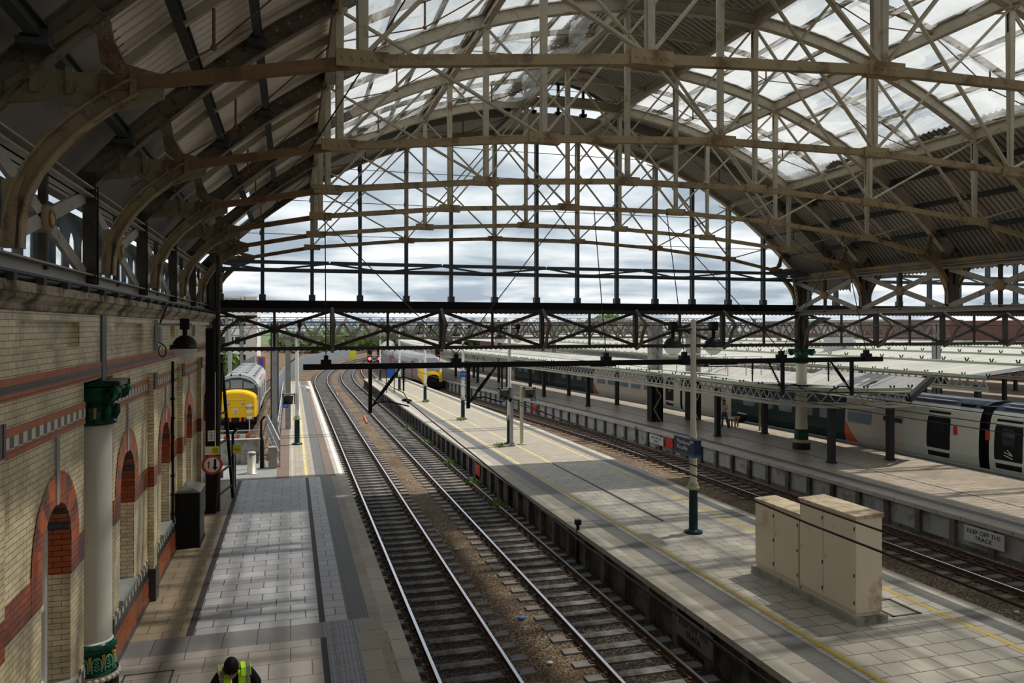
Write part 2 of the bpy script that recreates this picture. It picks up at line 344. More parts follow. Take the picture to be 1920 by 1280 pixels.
M['galv'] = mat('galvanised_steel', (.40,.41,.42), .5, .3, .2, 3)
M['mast'] = mat('grey_mast_steel', (.27,.27,.26), .6, .1, .25, 3, (.2,.15,.11), .15)
M['navy'] = mat('navy_sign', (.022,.026,.085), .4, 0, .05, 3)
M['signblue'] = mat('blue_sign', (.02,.10,.42), .4, 0, .05, 3)
M['red'] = mat('red_paint', (.55,.03,.02), .4, 0, .1, 3)
M['orange'] = mat('orange_paint', (.75,.12,.02), .4, 0, .1, 3)
M['yel'] = mat('loco_yellow', (.86,.50,.012), .3, 0, .05, 2)
M['signyel'] = mat('sign_yellow', (.75,.70,.05), .5, 0, .08, 4)
M['trmgrey'] = mat('train_graphite', (.05,.055,.062), .25, .1, .15, 2)
M['glassdk'] = mat('dark_tinted_glass', (.018,.022,.026), .06, 0, .1, 2)
M['glassbl'] = mat('blue_tinted_windscreen', (.17,.22,.29), .08, 0, .2, 4)
M['beige'] = mat('train_warm_white', (.60,.55,.47), .3, 0, .08, 1)
M['ltgrey'] = mat('train_pale_green_grey', (.62,.65,.58), .3, 0, .08, 1)
M['teal'] = mat('train_dark_teal', (.028,.05,.052), .25, 0, .1, 1)
M['roofnavy'] = mat('train_roof_navy', (.022,.03,.048), .3, .1, .15, 1)
M['cangreen'] = mat('pale_green_gutter', (.34,.40,.27), .6, 0, .15, 2)
M['canroof'] = brick('ribbed_canopy_sheet', (.43,.42,.36), (.36,.35,.31), (.17,.165,.15), 60, 1.1, 'floor', .035, .5, 0, .6, .25, (.24,.225,.2), .3)
M['canroof_d'] = brick('grey_ribbed_roof', (.30,.30,.30), (.26,.26,.26), (.14,.14,.14), 60, .6, 'floor', .02, .5, 0, .4, .5, (.15,.14,.14), .3)
M['cangrid'] = mat('white_lattice_paint', (.34,.33,.29), .5, 0, .15, 2, (.2,.14,.1), .15)
M['skin'] = mat('skin', (.42,.22,.14), .5, 0, .08, 5)
M['hiviz'] = mat('lime_vest', (.45,.85,.02), .6, 0, .15, 8)
M['cloth_bk'] = mat('black_cloth', (.012,.012,.014), .8)
M['reflect'] = mat('grey_reflective_strip', (.22,.20,.18), .4)
M['jeans'] = mat('blue_denim', (.06,.10,.17), .85)
M['blouse'] = mat('white_blouse', (.68,.63,.58), .8)
M['hair'] = mat('auburn_hair', (.09,.025,.015), .6)
M['hairbk'] = mat('black_hair', (.008,.008,.008), .6)
# ================= THE SETTING =================
def c12(s): return (s-90)**2/520 if s > 90 else 0
def sm(t): t = max(0, min(1, t)); return t*t*(3-2*t)
def c3(s): return -4.2*sm((s-30)/70) + (c12(s)*.5 if s > 90 else 0)
def z0(s): return 0
def rng(a, b, st):
    r = [a]
    while r[-1]+st < b-1e-6: r.append(r[-1]+st)
    return r+[b]
PZ = .8
def lane(mb, xa, xb, ys, z, mi, fa=z0, fb=None):
    fb = fb or fa
    o = [(xa+fa(y), y, z) for y in ys]+[(xb+fb(y), y, z) for y in ys]; n = len(ys)
    mb.add(o, [(i, i+n, i+n+1, i+1) for i in range(n-1)], mi)
def face(mb, x, ys, za, zb, mi, f=z0):
    n = len(ys); mb.add([(x+f(y), y, za) for y in ys]+[(x+f(y), y, zb) for y in ys], [(i, i+1, i+n+1, i+n) for i in range(n-1)], mi)
# ground, ballast
g = MB(); ys = [-12, 20, 45, 90]+rng(100, 420, 20)
g.quad((-900,-60,-.75), (1400,-60,-.75), (1400,2500,-.75), (-900,2500,-.75), 0)
struct(g, 'ground', [mat('distant_ground', (.20,.20,.16), .9, 0, .3, .02)])
g = MB(); YS = rng(-12, 90, 6)+rng(96, 420, 8)
lane(g, 2.0, 8.2, YS, -.2, 0, c12); lane(g, 2.83, 4.15, YS, -.185, 1, c12); lane(g, 2.05, 2.6, YS, -.19, 1, c12); lane(g, 7.75, 8.29, rng(-12, 90, 6), -.19, 1); lane(g, 6.2, 7.52, YS, -.185, 1, c12)
lane(g, 13.8, 20.5, YS, -.2, 0, lambda s: c3(s)*.35, c3); lane(g, 18.2, 19.5, YS, -.185, 1, c3)
lane(g, 28.2, 60, [-12, 30, 60, 100, 300], -.2, 1, c3)
lane(g, -12, 2.2, rng(34, 400, 10), -.215, 0, lambda s: 0, c12)
lane(g, 8.0, 15, rng(88, 400, 10), -.21, 0, c12, c12)
struct(g, 'trackbed', [M['ballast'], M['ballast_o']])
# platform one
m1 = [M[k] for k in ('pv_near','pv_warm','pv_cool','slot','tact','tact_l','slab','cope','band','pv_out','yellow_f','whiteline','conc_d','asph','pv_red')]
p = MB(); z = PZ
a = rng(-12, 15.2, 4); b = rng(16, 31.6, 2); o_ = rng(31.6, 88, 6)
lane(p, -3.6, .55, a, z, 0); lane(p, .55, .66, a, z, 3); lane(p, .66, 1.26, a, z, 5); lane(p, 1.26, 1.62, a, z, 6); lane(p, 1.62, 1.83, a, z, 1); lane(p, 1.83, 2.13, a, z, 7)
lane(p, -3.6, .62, [15.2, 16], z, 8); lane(p, .62, 1.35, [15.2, 16], z, 5); lane(p, 1.35, 1.78, [15.2, 16], z, 6); lane(p, 1.78, 2.13, [15.2, 16], z, 7)
lane(p, -3.6, -1.96, b, z, 1); lane(p, -1.96, -1.82, b, z, 3); lane(p, -1.82, .56, b, z, 2); lane(p, .56, .68, b, z, 3); lane(p, .68, 1.12, b, z, 2)
lane(p, 1.12, 1.56, b, z, 4); lane(p, 1.56, 1.80, b, z, 6); lane(p, 1.80, 2.13, b, z, 7)
lane(p, -9, -.55, rng(31.6, 36, 2), z, 13)
lane(p, -.55, -.05, o_, z, 14); lane(p, -.05, .12, o_, z, 7); lane(p, .12, .95, o_, z, 9); lane(p, .95, 1.4, o_, z, 4); lane(p, 1.4, 1.75, o_, z, 14); lane(p, 1.75, 2.13, o_, z, 7)
lane(p, .55, .67, o_, z+.004, 10); lane(p, 1.9, 2.05, o_, z+.004, 11)
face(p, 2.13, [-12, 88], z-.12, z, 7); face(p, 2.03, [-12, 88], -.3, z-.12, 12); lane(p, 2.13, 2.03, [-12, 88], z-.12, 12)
p.quad((-.55,88,-.3), (2.13,88,-.3), (2.13,88,z), (-.55,88,z), 12); face(p, -.55, [36, 88], -.3, z, 12)
p.quad((-9,36,-.3), (-.55,36,-.3), (-.55,36,z), (-9,36,z), 12)
struct(p, 'platform_floor', m1)
mh = MB()
for q in ((-2.75, -1.95, 13.55, 14.5),):
    for k in ((q[0], q[1], q[2], q[2]+.03), (q[0], q[1], q[3]-.03, q[3]), (q[0], q[0]+.03, q[2], q[3]), (q[1]-.03, q[1], q[2], q[3])): mh.box(*k, PZ, PZ+.006)
solo(mh, 'manhole_cover', M['slot'], 'rectangular inset access cover in brown slabs beside the green column base', 'manhole cover', (-2.35, 14, PZ))
# platform two
m2 = [M[k] for k in ('pv_p2','tact','slab','cope','yellow','slot','conc_d','pv_out','yellow_f','conc','pv_red')]
p = MB(); yi = rng(-12, 31.8, 4); yo = rng(31.8, 90, 5); r2 = lambda s: c3(s)*.33; l2 = lambda s: 0
for ys, pv, yl in ((yi, 0, 4), (yo, 7, 8)):
    lane(p, 8.12, 8.5, ys, z, 3, l2); lane(p, 8.5, 8.9, ys, z, 2, l2); lane(p, 8.9, 9.4, ys, z, 1, l2)
    lane(p, 9.4, 13.45, ys, z, pv, l2, r2); lane(p, 13.45, 13.87, ys, z, 1, r2); lane(p, 13.87, 14.2, ys, z, 3, r2)
    lane(p, 9.54, 9.65, ys, z+.004, yl, l2); lane(p, 13.02, 13.12, ys, z+.004, yl, r2)
lane(p, 11.0, 11.1, rng(21.4, 31.8, 3), z+.004, 5); lane(p, 10.98, 11.08, yo, z+.004, 8, r2)
face(p, 8.12, yi+yo, z-.13, z, 3); face(p, 14.2, yi+yo, z-.13, z, 3, r2); lane(p, 8.12, 8.3, yi+yo, z-.13, 6)
face(p, 8.3, yi+yo, -.3, z-.13, 6); face(p, 14.1, yi+yo, -.3, z-.13, 6, r2)
p.quad((8.12,90,-.3), (12.9,90,-.3), (12.9,90,z), (8.12,90,z), 6)
y = -8
while y < 90: p.box(8.14, 8.31, y, y+.22, -.3, z-.13, 6); y += 1.36
struct(p, 'platform_floor', m2)
# platform three (island with the canopy)
m3 = [M[k] for k in ('pv_p3','tact','slab','cope','conc_l','slot','black','conc_d','pv_out')]
p = MB(); yi = rng(-12, 34, 4); yo = rng(34, 200, 5); ya = yi+yo[1:]
lane(p, 20.35, 20.75, ya, z, 3, c3); lane(p, 20.75, 21.0, ya, z, 2, c3); lane(p, 21.0, 21.4, ya, z, 1, c3); lane(p, 21.4, 27.3, ya, z, 0, c3)
lane(p, 23.3, 23.38, ya, z+.003, 5, c3); lane(p, 27.3, 27.95, ya, z, 1, c3); lane(p, 27.95, 28.3, ya, z, 3, c3)
lane(p, 26.35, 27.3, yo, z+.003, 8, c3)
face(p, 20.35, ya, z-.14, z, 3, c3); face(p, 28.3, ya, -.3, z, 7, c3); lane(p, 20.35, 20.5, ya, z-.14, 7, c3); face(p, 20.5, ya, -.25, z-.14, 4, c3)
y = -6
while y < 150: s_ = c3(y); p.box(20.36+s_, 20.53+s_, y, y+.2, -.3, z-.14, 7); y += 1.42
for y in rng(-6, 150, 1.42): s_ = c3(y); p.box(20.46+s_, 20.53+s_, y, y+1.42, -.3, -.08, 7)
struct(p, 'platform_floor', m3)
# ---- left wall ----
WX = -3.0
mw = [M[k] for k in ('brick_w','brick_r','brick_b','red_band','check','stone','sill','brick_rb','white','glassdk','cream')]
w = MB(); wins = [11.5+4.6*k for k in range(-2, 5)]; HW, ZS, ZP, ZT = .66, 1.8, 3.78, 6.42
Y0, Y1 = -3, 32.35
def wq(y0, y1, za, zb, mi=0, x=WX): w.quad((x,y0,za), (x,y0,zb), (x,y1,zb), (x,y1,za), mi)
GAP0, GAP1 = 12.9, 14.85; GD = .5
prev = Y0
def arc(yc, r, n=14, zc=ZP): return [(yc+r*cos(pi-pi*i/n), zc+r*sin(pi-pi*i/n)) for i in range(n+1)]
for yc in wins:
    if yc-HW > prev:
        if prev < GAP0 < yc: wq(prev, GAP0, PZ, ZT); wq(GAP1, yc-HW, PZ, ZT)
        else: wq(prev, yc-HW, PZ, ZT)
    wq(yc-HW, yc+HW, PZ, ZS)
    A = arc(yc, HW)
    for (ya_, za_), (yb_, zb_) in zip(A, A[1:]): w.quad((WX,ya_,za_), (WX,ya_,ZT), (WX,yb_,ZT), (WX,yb_,zb_), 0)
    # reveals
    D = WX-.42
    w.quad((WX,yc-HW,ZS), (WX,yc-HW,ZP), (D,yc-HW,ZP), (D,yc-HW,ZS), 0); w.quad((WX,yc+HW,ZP), (WX,yc+HW,ZS), (D,yc+HW,ZS), (D,yc+HW,ZP), 0)
    for sg in (-1, 1):   # red and blue banded head of the reveal
        w.box(D, WX-.002, yc+sg*HW-.006, yc+sg*HW+.006, 3.3, 3.8, 1)
    for i, ((ya_, za_), (yb_, zb_)) in enumerate(zip(A, A[1:])): w.quad((WX,ya_,za_), (D,ya_,za_), (D,yb_,zb_), (WX,yb_,zb_), 1 if i % 2 else 2)
    w.box(D, WX+.07, yc-HW-.06, yc+HW+.06, ZS-.09, ZS, 6)
    # voussoir ring and legs
    n = 22; I = arc(yc, HW, n); O = arc(yc, 1.08, n)
    for i in range(n):
        mi = 7 if (i//2) % 2 else 3
        w.add([(WX+.015,*I[i]), (WX+.015,*O[i]), (WX+.015,*O[i+1]), (WX+.015,*I[i+1])], [(0,1,2,3)], mi)
    for sg in (-1, 1):
        a_, b_ = sorted((yc+sg*HW, yc+sg*1.08)); w.box(WX, WX+.015, a_, b_, 3.3, ZP, 7)
    w.box(WX, WX+.022, yc-.07, yc+.07, ZP+HW-.02, 5.34, 6)
    prev = yc+HW
wq(prev, Y1, PZ, ZT)
wq(GAP0, GAP1, PZ, 5.95, 0, WX-GD)
for q0, q1 in ((GAP0, 13.93), (14.3, GAP1)):
    w.box(WX-GD, WX, q0, q1, 5.95, 6.98, 0)
    for za_, zb_, mi_ in ((5.97,6.05,3), (6.05,6.14,2), (6.14,6.22,3)): w.box(WX, WX+.022, q0, q1, za_, zb_, mi_)
for y_ in (GAP0, GAP1): w.quad((WX,y_,PZ), (WX,y_,6.98), (WX-GD,y_,6.98), (WX-GD,y_,PZ), 0)
edges = sorted([Y0]+[v for yc in wins for v in (yc-1.08, yc+1.08)]+[Y1, GAP0, GAP1])
for i in range(0, len(edges), 2):
    if edges[i+1] > edges[i]: w.box(WX, WX+.012, edges[i], edges[i+1], 3.3, 3.74, 7)
for za, zb, mi in ((1.32,1.5,2), (1.5,1.72,4), (5.97,6.05,3), (6.05,6.14,2), (6.14,6.22,3), (5.33,5.43,3), (5.43,5.57,4), (5.57,5.66,3)):
    for q0, q1 in ((Y0, GAP0), (GAP1, Y1)): w.box(WX, WX+.016+za*.001, q0, q1, za, zb, mi)
for q0, q1 in ((Y0, GAP0), (GAP1, Y1)): w.box(WX, WX+.03, q0, q1, PZ, 1.32, 1); w.box(WX, WX+.06, q0, q1, PZ, .88, 2)
# upper frieze with sunk panels
for k in range(-4, 5):
    a_ = 13.9+4.6*k; b_ = a_+4.6; b_ = min(b_, Y1)
    if k == -1: b_ = GAP0
    if k == 0: a_ = GAP1
    if a_ >= Y1 or a_ < Y0-2: continue
    c_, d_ = a_+(.75 if k else .2), b_-(.75 if k != -1 else .25)
    wq(a_, b_, ZT, 6.5); wq(a_, b_, 6.86, 6.98); wq(a_, c_, 6.5, 6.86); wq(d_, b_, 6.5, 6.86)
    if d_ > c_:
        wq(c_, d_, 6.5, 6.86, 0, WX-.09)
        w.quad((WX,c_,6.5), (WX-.09,c_,6.5), (WX-.09,c_,6.86), (WX,c_,6.86), 0); w.quad((WX,d_,6.5), (WX-.09,d_,6.5), (WX-.09,d_,6.86), (WX,d_,6.86), 0)
        w.quad((WX,c_,6.5), (WX,d_,6.5), (WX-.09,d_,6.5), (WX-.09,c_,6.5), 0); w.quad((WX,c_,6.86), (WX,d_,6.86), (WX-.09,d_,6.86), (WX-.09,c_,6.86), 0)
# pilasters
for k in range(-2, 5):
    yc = 13.85+4.6*k-(.3 if k == -1 else 0)
    if k == 0: continue
    w.box(WX, WX+.13, yc-.2, yc+.2, 1.32, 5.5, 0); w.box(WX, WX+.132, yc-.202, yc+.202, 3.3, 3.74, 1); w.box(WX, WX+.17, yc-.22, yc+.22, PZ, 1.5, 2)
    for j in range(4): w.box(WX+.12, WX+.145, yc-.2+.11*j, yc-.13+.11*j, 5.42, 5.78, 2)
    w.box(WX, WX+.12, yc-.2, yc+.2, 5.5, 5.78, 0)
# cornice
prof = [(WX,6.98), (WX+.05,7.0), (WX+.06,7.06), (WX+.14,7.12), (WX+.16,7.17), (WX+.2,7.18), (WX+.2,7.29), (WX-.5,7.29), (WX-.5,6.98)]
w.prism(prof, 'y', Y0, Y1, 5)
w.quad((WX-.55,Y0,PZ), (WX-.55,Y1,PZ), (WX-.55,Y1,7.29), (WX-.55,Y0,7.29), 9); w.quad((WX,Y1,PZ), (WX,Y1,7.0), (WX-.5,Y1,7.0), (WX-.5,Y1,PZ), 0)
struct(w, 'wall_left', mw)
for i, yc in enumerate(wins):
    if yc < 9: continue
    f = MB(); X = WX-.38; O = arc(yc, HW, 14); I = arc(yc, HW-.11, 14)
    for a_, b_, c_, d_ in zip(O, O[1:], I[1:], I): f.prism([a_, b_, c_, d_], 'x', X, X+.1)
    for sg in (-1, 1): a_, b_ = sorted((yc+sg*HW, yc+sg*(HW-.11))); f.box(X, X+.1, a_, b_, ZS, ZP)
    for za in (ZS, 2.85, ZP-.02): f.box(X+.01, X+.08, yc-HW+.1, yc+HW-.1, za, za+.07)
    fr = struct(f, 'window_%d' % (i+1), [M['white']])
    gl = MB(); gl.prism([(yc-HW+.1, ZS)]+[(a_, b_) for a_, b_ in I]+[(yc+HW-.1, ZS)], 'x', X+.02, X+.03); gl.build('glass_pane', mat('pinkish_pane_%d' % i, (.30,.19,.17), .08, 0, .3, 2), fr)
# ================= ROOF =================
CX, RC, ZC = 10.6, 18.4, -2.95
def za(a, r=RC): return ZC+sqrt(max(.01, r*r-(a-CX)**2))
RIBS = [32.6-4.6*k for k in range(8)]
NODE = [.85, 4.75, 8.65, 12.55, 16.45, 20.35]
TIE = {-1.9: 9.53, .85: 10.07, 4.75: 10.47, 8.65: 10.68, 12.55: 10.68, 16.45: 10.47, 20.35: 10.07, 23.1: 9.53}
def skin(name, a0, a1, s0, s1, mats, amp=.035, pitch=.21, da=.8, off=0, r=18.8, zf=None):
    mb = MB(); A = rng(a0, a1, da) if a1 > a0 else []; st = pitch/4 if amp else 1.1; S = rng(s0, s1, st); n = len(A); vs = []
    for i, s in enumerate(S):
        h = amp*sin(2*pi*s/pitch) if amp else 0
        for a in A: vs.append((a+off, s, (zf(a) if zf else za(a, r))+h))
    mb.add(vs, [(i*n+j, i*n+j+1, (i+1)*n+j+1, (i+1)*n+j) for i in range(len(S)-1) for j in range(n-1)], 0, bool(amp))
    return struct(mb, name, mats)
for off in (0, 27.3):
    if not off:
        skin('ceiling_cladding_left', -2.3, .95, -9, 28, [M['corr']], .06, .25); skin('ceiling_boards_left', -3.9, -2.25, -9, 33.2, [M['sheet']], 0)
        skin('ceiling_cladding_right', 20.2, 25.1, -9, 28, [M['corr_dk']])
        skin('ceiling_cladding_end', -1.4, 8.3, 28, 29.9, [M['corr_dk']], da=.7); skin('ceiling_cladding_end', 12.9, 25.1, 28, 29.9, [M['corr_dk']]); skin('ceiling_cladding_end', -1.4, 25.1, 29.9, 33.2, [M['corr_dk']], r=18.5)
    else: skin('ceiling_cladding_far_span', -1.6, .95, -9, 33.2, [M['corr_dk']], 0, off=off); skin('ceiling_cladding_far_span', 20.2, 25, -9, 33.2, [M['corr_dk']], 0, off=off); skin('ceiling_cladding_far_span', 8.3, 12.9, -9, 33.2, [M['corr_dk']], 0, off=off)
cl = MB()
for q0, q1 in ((-1.4, 8.3), (12.9, 25.1)):
    A_ = rng(q0, q1, .7)
    for p_, q_ in zip(A_, A_[1:]): cl.quad((p_, 29.9, za(p_, 18.4)), (q_, 29.9, za(q_, 18.4)), (q_, 29.9, za(q_, 18.85)), (p_, 29.9, za(p_, 18.85)))
struct(cl, 'ceiling_step', [M['corr_dk']])
mon = lambda a: 15.85+1.0*cos((a-10.6)/2.75*pi/2)
skin('ceiling_monitor_roof', 8.0, 13.2, -9, 29.9, [M['corr_dk']], .03, .21, .6, 0, 18, mon)
# glazing sheets in lapped strips with open slits
gl = MB()
def strips(a0, a1, n, off=0):
    for i in range(n):
        p, q = a0+(a1-a0)*i/n, a0+(a1-a0)*(i+1)/n; p += .03; q -= .05
        ss = rng(-9, 28, 1.15)
        for s, t in zip(ss, ss[1:]):
            gl.quad((p+off,s,za(p,18.8)), (q+off,s,za(q,18.8)+.05), (q+off,t-.02,za(q,18.8)+.05), (p+off,t-.02,za(p,18.8)), 0)
bw = MB(); bw.box(-4, 60, -9.4, -9, -.3, 10.5); struct(bw, 'wall_back', [M['conc_d']])  # unseen concourse wall behind the camera, added to block light from there
strips(.95, 8.3, 6); strips(12.9, 20.2, 6); strips(.95, 8.3, 4, 27.3); strips(12.9, 20.2, 4, 27.3)
struct(gl, 'ceiling_glazing', [M['glaze']])
# ================= ROOF IRONWORK =================
I_SEC = lambda w, h, t=.025: [(-w/2,-h/2),(w/2,-h/2),(w/2,-h/2+t),(t/2,-h/2+t),(t/2,h/2-t),(w/2,h/2-t),(w/2,h/2),(-w/2,h/2),(-w/2,h/2-t),(-t/2,h/2-t),(-t/2,-h/2+t),(-w/2,-h/2+t)]
def arch_pts(a0, a1, n, r):
    P = []; Nn = []
    for i in range(n+1):
        a = a0+(a1-a0)*i/n; P.append(V((a, 0, za(a, r)))); Nn.append((P[-1]-V((CX, 0, ZC))).normalized())
    return P, Nn
def rivets(mb, pts, y, mi=0, r=.02):
    for x, z in pts:
        mb.add([(x-r,y,z-r),(x+r,y,z-r),(x+r,y,z+r),(x-r,y,z+r),(x,y-.018,z)], [(0,1,4),(1,2,4),(2,3,4),(3,0,4)], mi)
def make_truss():
    t = thing('roof_truss', '', 'roof truss', (CX, 0, 9.5), 'arched iron roof trusses of the train shed')
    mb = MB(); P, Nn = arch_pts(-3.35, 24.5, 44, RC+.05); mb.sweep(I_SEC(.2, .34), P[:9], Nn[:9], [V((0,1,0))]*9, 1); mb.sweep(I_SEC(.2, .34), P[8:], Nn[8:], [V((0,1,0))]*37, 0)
    for i in range(6, 130):
        a = -2.9+i*.205
        if a < 24: 
            z_ = za(a, RC+.05)
            rivets(mb, [(a, z_+.07), (a+.1, z_-.09)], -.013)
    mb.build('arch_rib', [M['iron'], mat('shaded_brown_rib', (.15,.125,.085), .6, .05, .3, 5, (.06,.035,.02), .3)], t)  # left end browned: shade of its unlit side put into the colour
    ks = sorted(TIE); mb = MB()
    for a, b in zip(ks, ks[1:]): mb.bar((a,0,TIE[a]), (b,0,TIE[b]), .11, .14, 1 if a < 0 else 0)
    for a in NODE:
        mb.box(a-.32, a+.32, -.095, .095, TIE[a]-.1, TIE[a]+.11)
        rivets(mb, [(a+d, TIE[a]) for d in (-.24, -.12, 0, .12, .24)], -.095, 0, .03)
    mb.build('tie_beam', [M['iron_ochre'], M['iron_rust']], t)
    for a in NODE:
        mb = MB(); zt = za(a)-.1
        x0, x1 = .045, .075
        mb.add([(a-x0,-.05,TIE[a]+.08),(a+x0,-.05,TIE[a]+.08),(a+x0,.05,TIE[a]+.08),(a-x0,.05,TIE[a]+.08)]+[(a+p*x1,q*.07,zt-.6) for p,q in ((-1,-1),(1,-1),(1,1),(-1,1))]+[(a+p*x1,q*.07,zt) for p,q in ((-1,-1),(1,-1),(1,1),(-1,1))],
            [(0,1,5,4),(1,2,6,5),(2,3,7,6),(3,0,4,7),(4,5,9,8),(5,6,10,9),(6,7,11,10),(7,4,8,11)])
        mb.box(a-.075, a+.075, -.02, .02, TIE[a]+.06, zt)
        mb.ball((a, 0, zt), .13, 0, 8, 5, (1.2, 1, .8)); mb.build('strut', M['iron'], t)
    def rod(p, q, w=.045):
        mb = MB(); mb.bar((p[0],-.03,p[1]), (q[0],-.03,q[1]), .02, w); mb.bar((p[0],.03,p[1]), (q[0],.03,q[1]), .02, w); mb.build('brace', M['iron'], t)
    for a, b in zip(NODE, NODE[1:]):
        rod((a, TIE[a]+.05), (b, za(b)-.12)); rod((b, TIE[b]+.05), (a, za(a)-.12))
    rod((22.7, za(22.7)-.2), (20.35, TIE[20.35]))
    for sg in (0, 1):
        fx = (lambda x: x) if not sg else (lambda x: 2*CX-x)
        mb = MB()
        out = [(-3.0,9.22),(-2.95,9.5),(-2.6,9.95),(-2.12,10.38),(-1.98,10.30),(-1.92,10.0),(-1.78,9.72),(-1.45,9.62),(-1.4,9.5),(-1.75,9.36),(-2.0,9.22),(-2.15,9.05),(-2.3,9.2),(-2.5,9.33),(-2.75,9.3)]
        hole = [(-2.72,9.62),(-2.2,9.66),(-2.1,9.8),(-2.12,10.08),(-2.2,10.16),(-2.5,9.9)]
        # gusset as four plates around an open panel
        B = [(-2.62,9.95),(-2.5,9.93),(-2.2,10.18),(-2.1,10.1),(-2.06,9.78),(-1.9,9.66),(-1.45,9.62),(-1.45,9.7),(-1.8,9.78),(-1.92,10.02),(-1.97,10.3),(-2.12,10.4)]
        mb.prism([(fx(x), z) for x, z in B], 'y', -.03, .03)
        mb.prism([(fx(x), z) for x, z in [(-3.0,9.25),(-2.75,9.28),(-2.5,9.35),(-2.3,9.24),(-2.12,9.08),(-1.95,9.22),(-1.4,9.42),(-1.4,9.66),(-2.3,9.64),(-2.75,9.66),(-3.0,9.48)]], 'y', -.035, .035)
        for x in (-2.75, -2.4, -2.05, -1.75): mb.box(min(fx(x), fx(x+.07)), max(fx(x), fx(x+.07)), -.08, .08, 9.38, 9.68)
        rivets(mb, [(fx(x), z) for x, z in ((-2.8,9.4),(-2.6,9.45),(-2.3,9.45),(-2.2,9.2),(-2.1,9.3),(-1.95,9.35),(-2.05,10.2),(-2.0,10.05),(-1.97,9.85),(-1.85,9.75))], -.036, 0, .025)
        mb.build('haunch_bracket', mat('dull_olive_brown_iron', (.22,.175,.105), .65, .05, .3, 3, (.13,.07,.035), .3), t)
        mb = MB(); C = [(-2.93,7.66),(-2.92,7.95),(-2.86,8.25),(-2.74,8.52),(-2.55,8.80),(-2.3,9.07),(-2.0,9.32),(-1.7,9.52)]
        P = [V((fx(x), 0, z)) for x, z in C]; Nn = []
        for i in range(len(P)):
            d = (P[min(i+1, len(P)-1)]-P[max(i-1, 0)]).normalized(); Nn.append(V((d.z, 0, -d.x))*(1 if not sg else -1))
        mb.sweep(I_SEC(.17, .2, .025), P, Nn, [V((0,1,0))]*len(P))
        mb.prism([(fx(-3.02),7.66),(fx(-2.9),7.66),(fx(-2.86),8.25),(fx(-2.8),8.45),(fx(-3.02),8.4)], 'y', -.06, .06)
        rivets(mb, [(fx(-2.95), 7.75+.13*k) for k in range(5)], -.061, 0, .025); mb.build('curved_leg', M['iron_ochre'], t)
        mb = MB(); mb.ibeam((fx(-3.2),0,7.5), (fx(-3.2),0,9.35), .2, .2, .02, 0, (0,1,0)); mb.build('stanchion', M['iron_dark'], t)
    return t
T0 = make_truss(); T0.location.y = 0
ORD = ['gable', 'second', 'third', 'fourth', 'fifth', 'sixth', 'seventh', 'eighth']
for k, s in enumerate(RIBS[:7]):
    if k == 0: lab = 'arched roof truss at the far open end, carrying the tall glazed screen'
    else: lab = '%s cream arched roof truss back from the glazed end screen, with rust-brown tie' % ORD[k]
    o = T0 if k == 6 else None
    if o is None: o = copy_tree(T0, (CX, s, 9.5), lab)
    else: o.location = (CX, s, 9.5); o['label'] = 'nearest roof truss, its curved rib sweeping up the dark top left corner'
for k, s in enumerate(RIBS[:5]):
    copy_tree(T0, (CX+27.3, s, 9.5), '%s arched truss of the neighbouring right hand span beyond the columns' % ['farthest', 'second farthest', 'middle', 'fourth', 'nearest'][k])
# longitudinal purlins on the nodes
def purlin(a, nm, lab, w, h, mt, dz=.12, s0=-5, s1=32.7, grp=None, lat=False):
    mb = MB(); z = za(a)+dz
    if lat:
        for k in (-1, 1): mb.box(a-w/2, a+w/2, s0, s1, z+k*h/2-.025, z+k*h/2+.025); 
        mb.box(a-.012, a+.012, s0, s1, z-h/2, z+h/2)
        for s in RIBS:
            for g in (-1, 1):
                mb.bar((a, s+.1*g, z-h/2-.15), (a, s+.9*g, z-.02), .05, .05)
    else: mb.ibeam((a, s0, z), (a, s1, z), w, h)
    if nm == 'roof_rail':
        for s in RIBS:
            for j in range(4): mb.box(a-.16+.02*j, a+.16-.02*j, s-.34+.05*j, s-.1, z-h/2-.1+.05*j, z-h/2-.03+.05*j)
    return solo(mb, nm, mt, lab, 'purlin', (a, 14, z), grp)
for a, d in zip(NODE, ('lowest on the left, at the foot of the netted glazing', 'left side, halfway up the netting', 'left edge of the ridge monitor', 'right edge of the ridge monitor', 'right side, halfway up the bright netting', 'lowest on the right, at the foot of the netted glazing')):
    purlin(a, 'purlin', 'long cream iron purlin, '+d, .17, .34, M['iron'], lat=True, grp='main purlins')
    # secondary
for a, d in ((-2.65, 'lowest above the left wall'), (-1.5, 'second up above the left wall'), (-.55, 'third up on the left cladding')):
    purlin(a, 'roof_rail', 'dark steel rail under the corrugated roof, '+d, .14, .2, M['timber'], .2, grp='dark rails on the left roof slope')
for a, d in ((21.4, 'upper'), (22.5, 'middle'), (23.5, 'lower')):
    purlin(a, 'roof_rail', 'dark steel rail under the right corrugated slope, %s of three' % d, .12, .18, M['timber'], .2, grp='dark rails on the right roof slope')
for a0, a1, sd in ((.95, 8.3, 'left'), (12.9, 20.2, 'right')):
    for i in range(1, 6):
        a = a0+(a1-a0)*i/6
        purlin(a, 'glazing_bar', 'pale glazing bar under the %s netting, %s up from the eaves' % (sd, ['first','second','third','fourth','fifth'][(i-1) if sd == 'left' else 5-i]), .09, .12, M['iron'], .26, -5, 28, 'glazing bars')
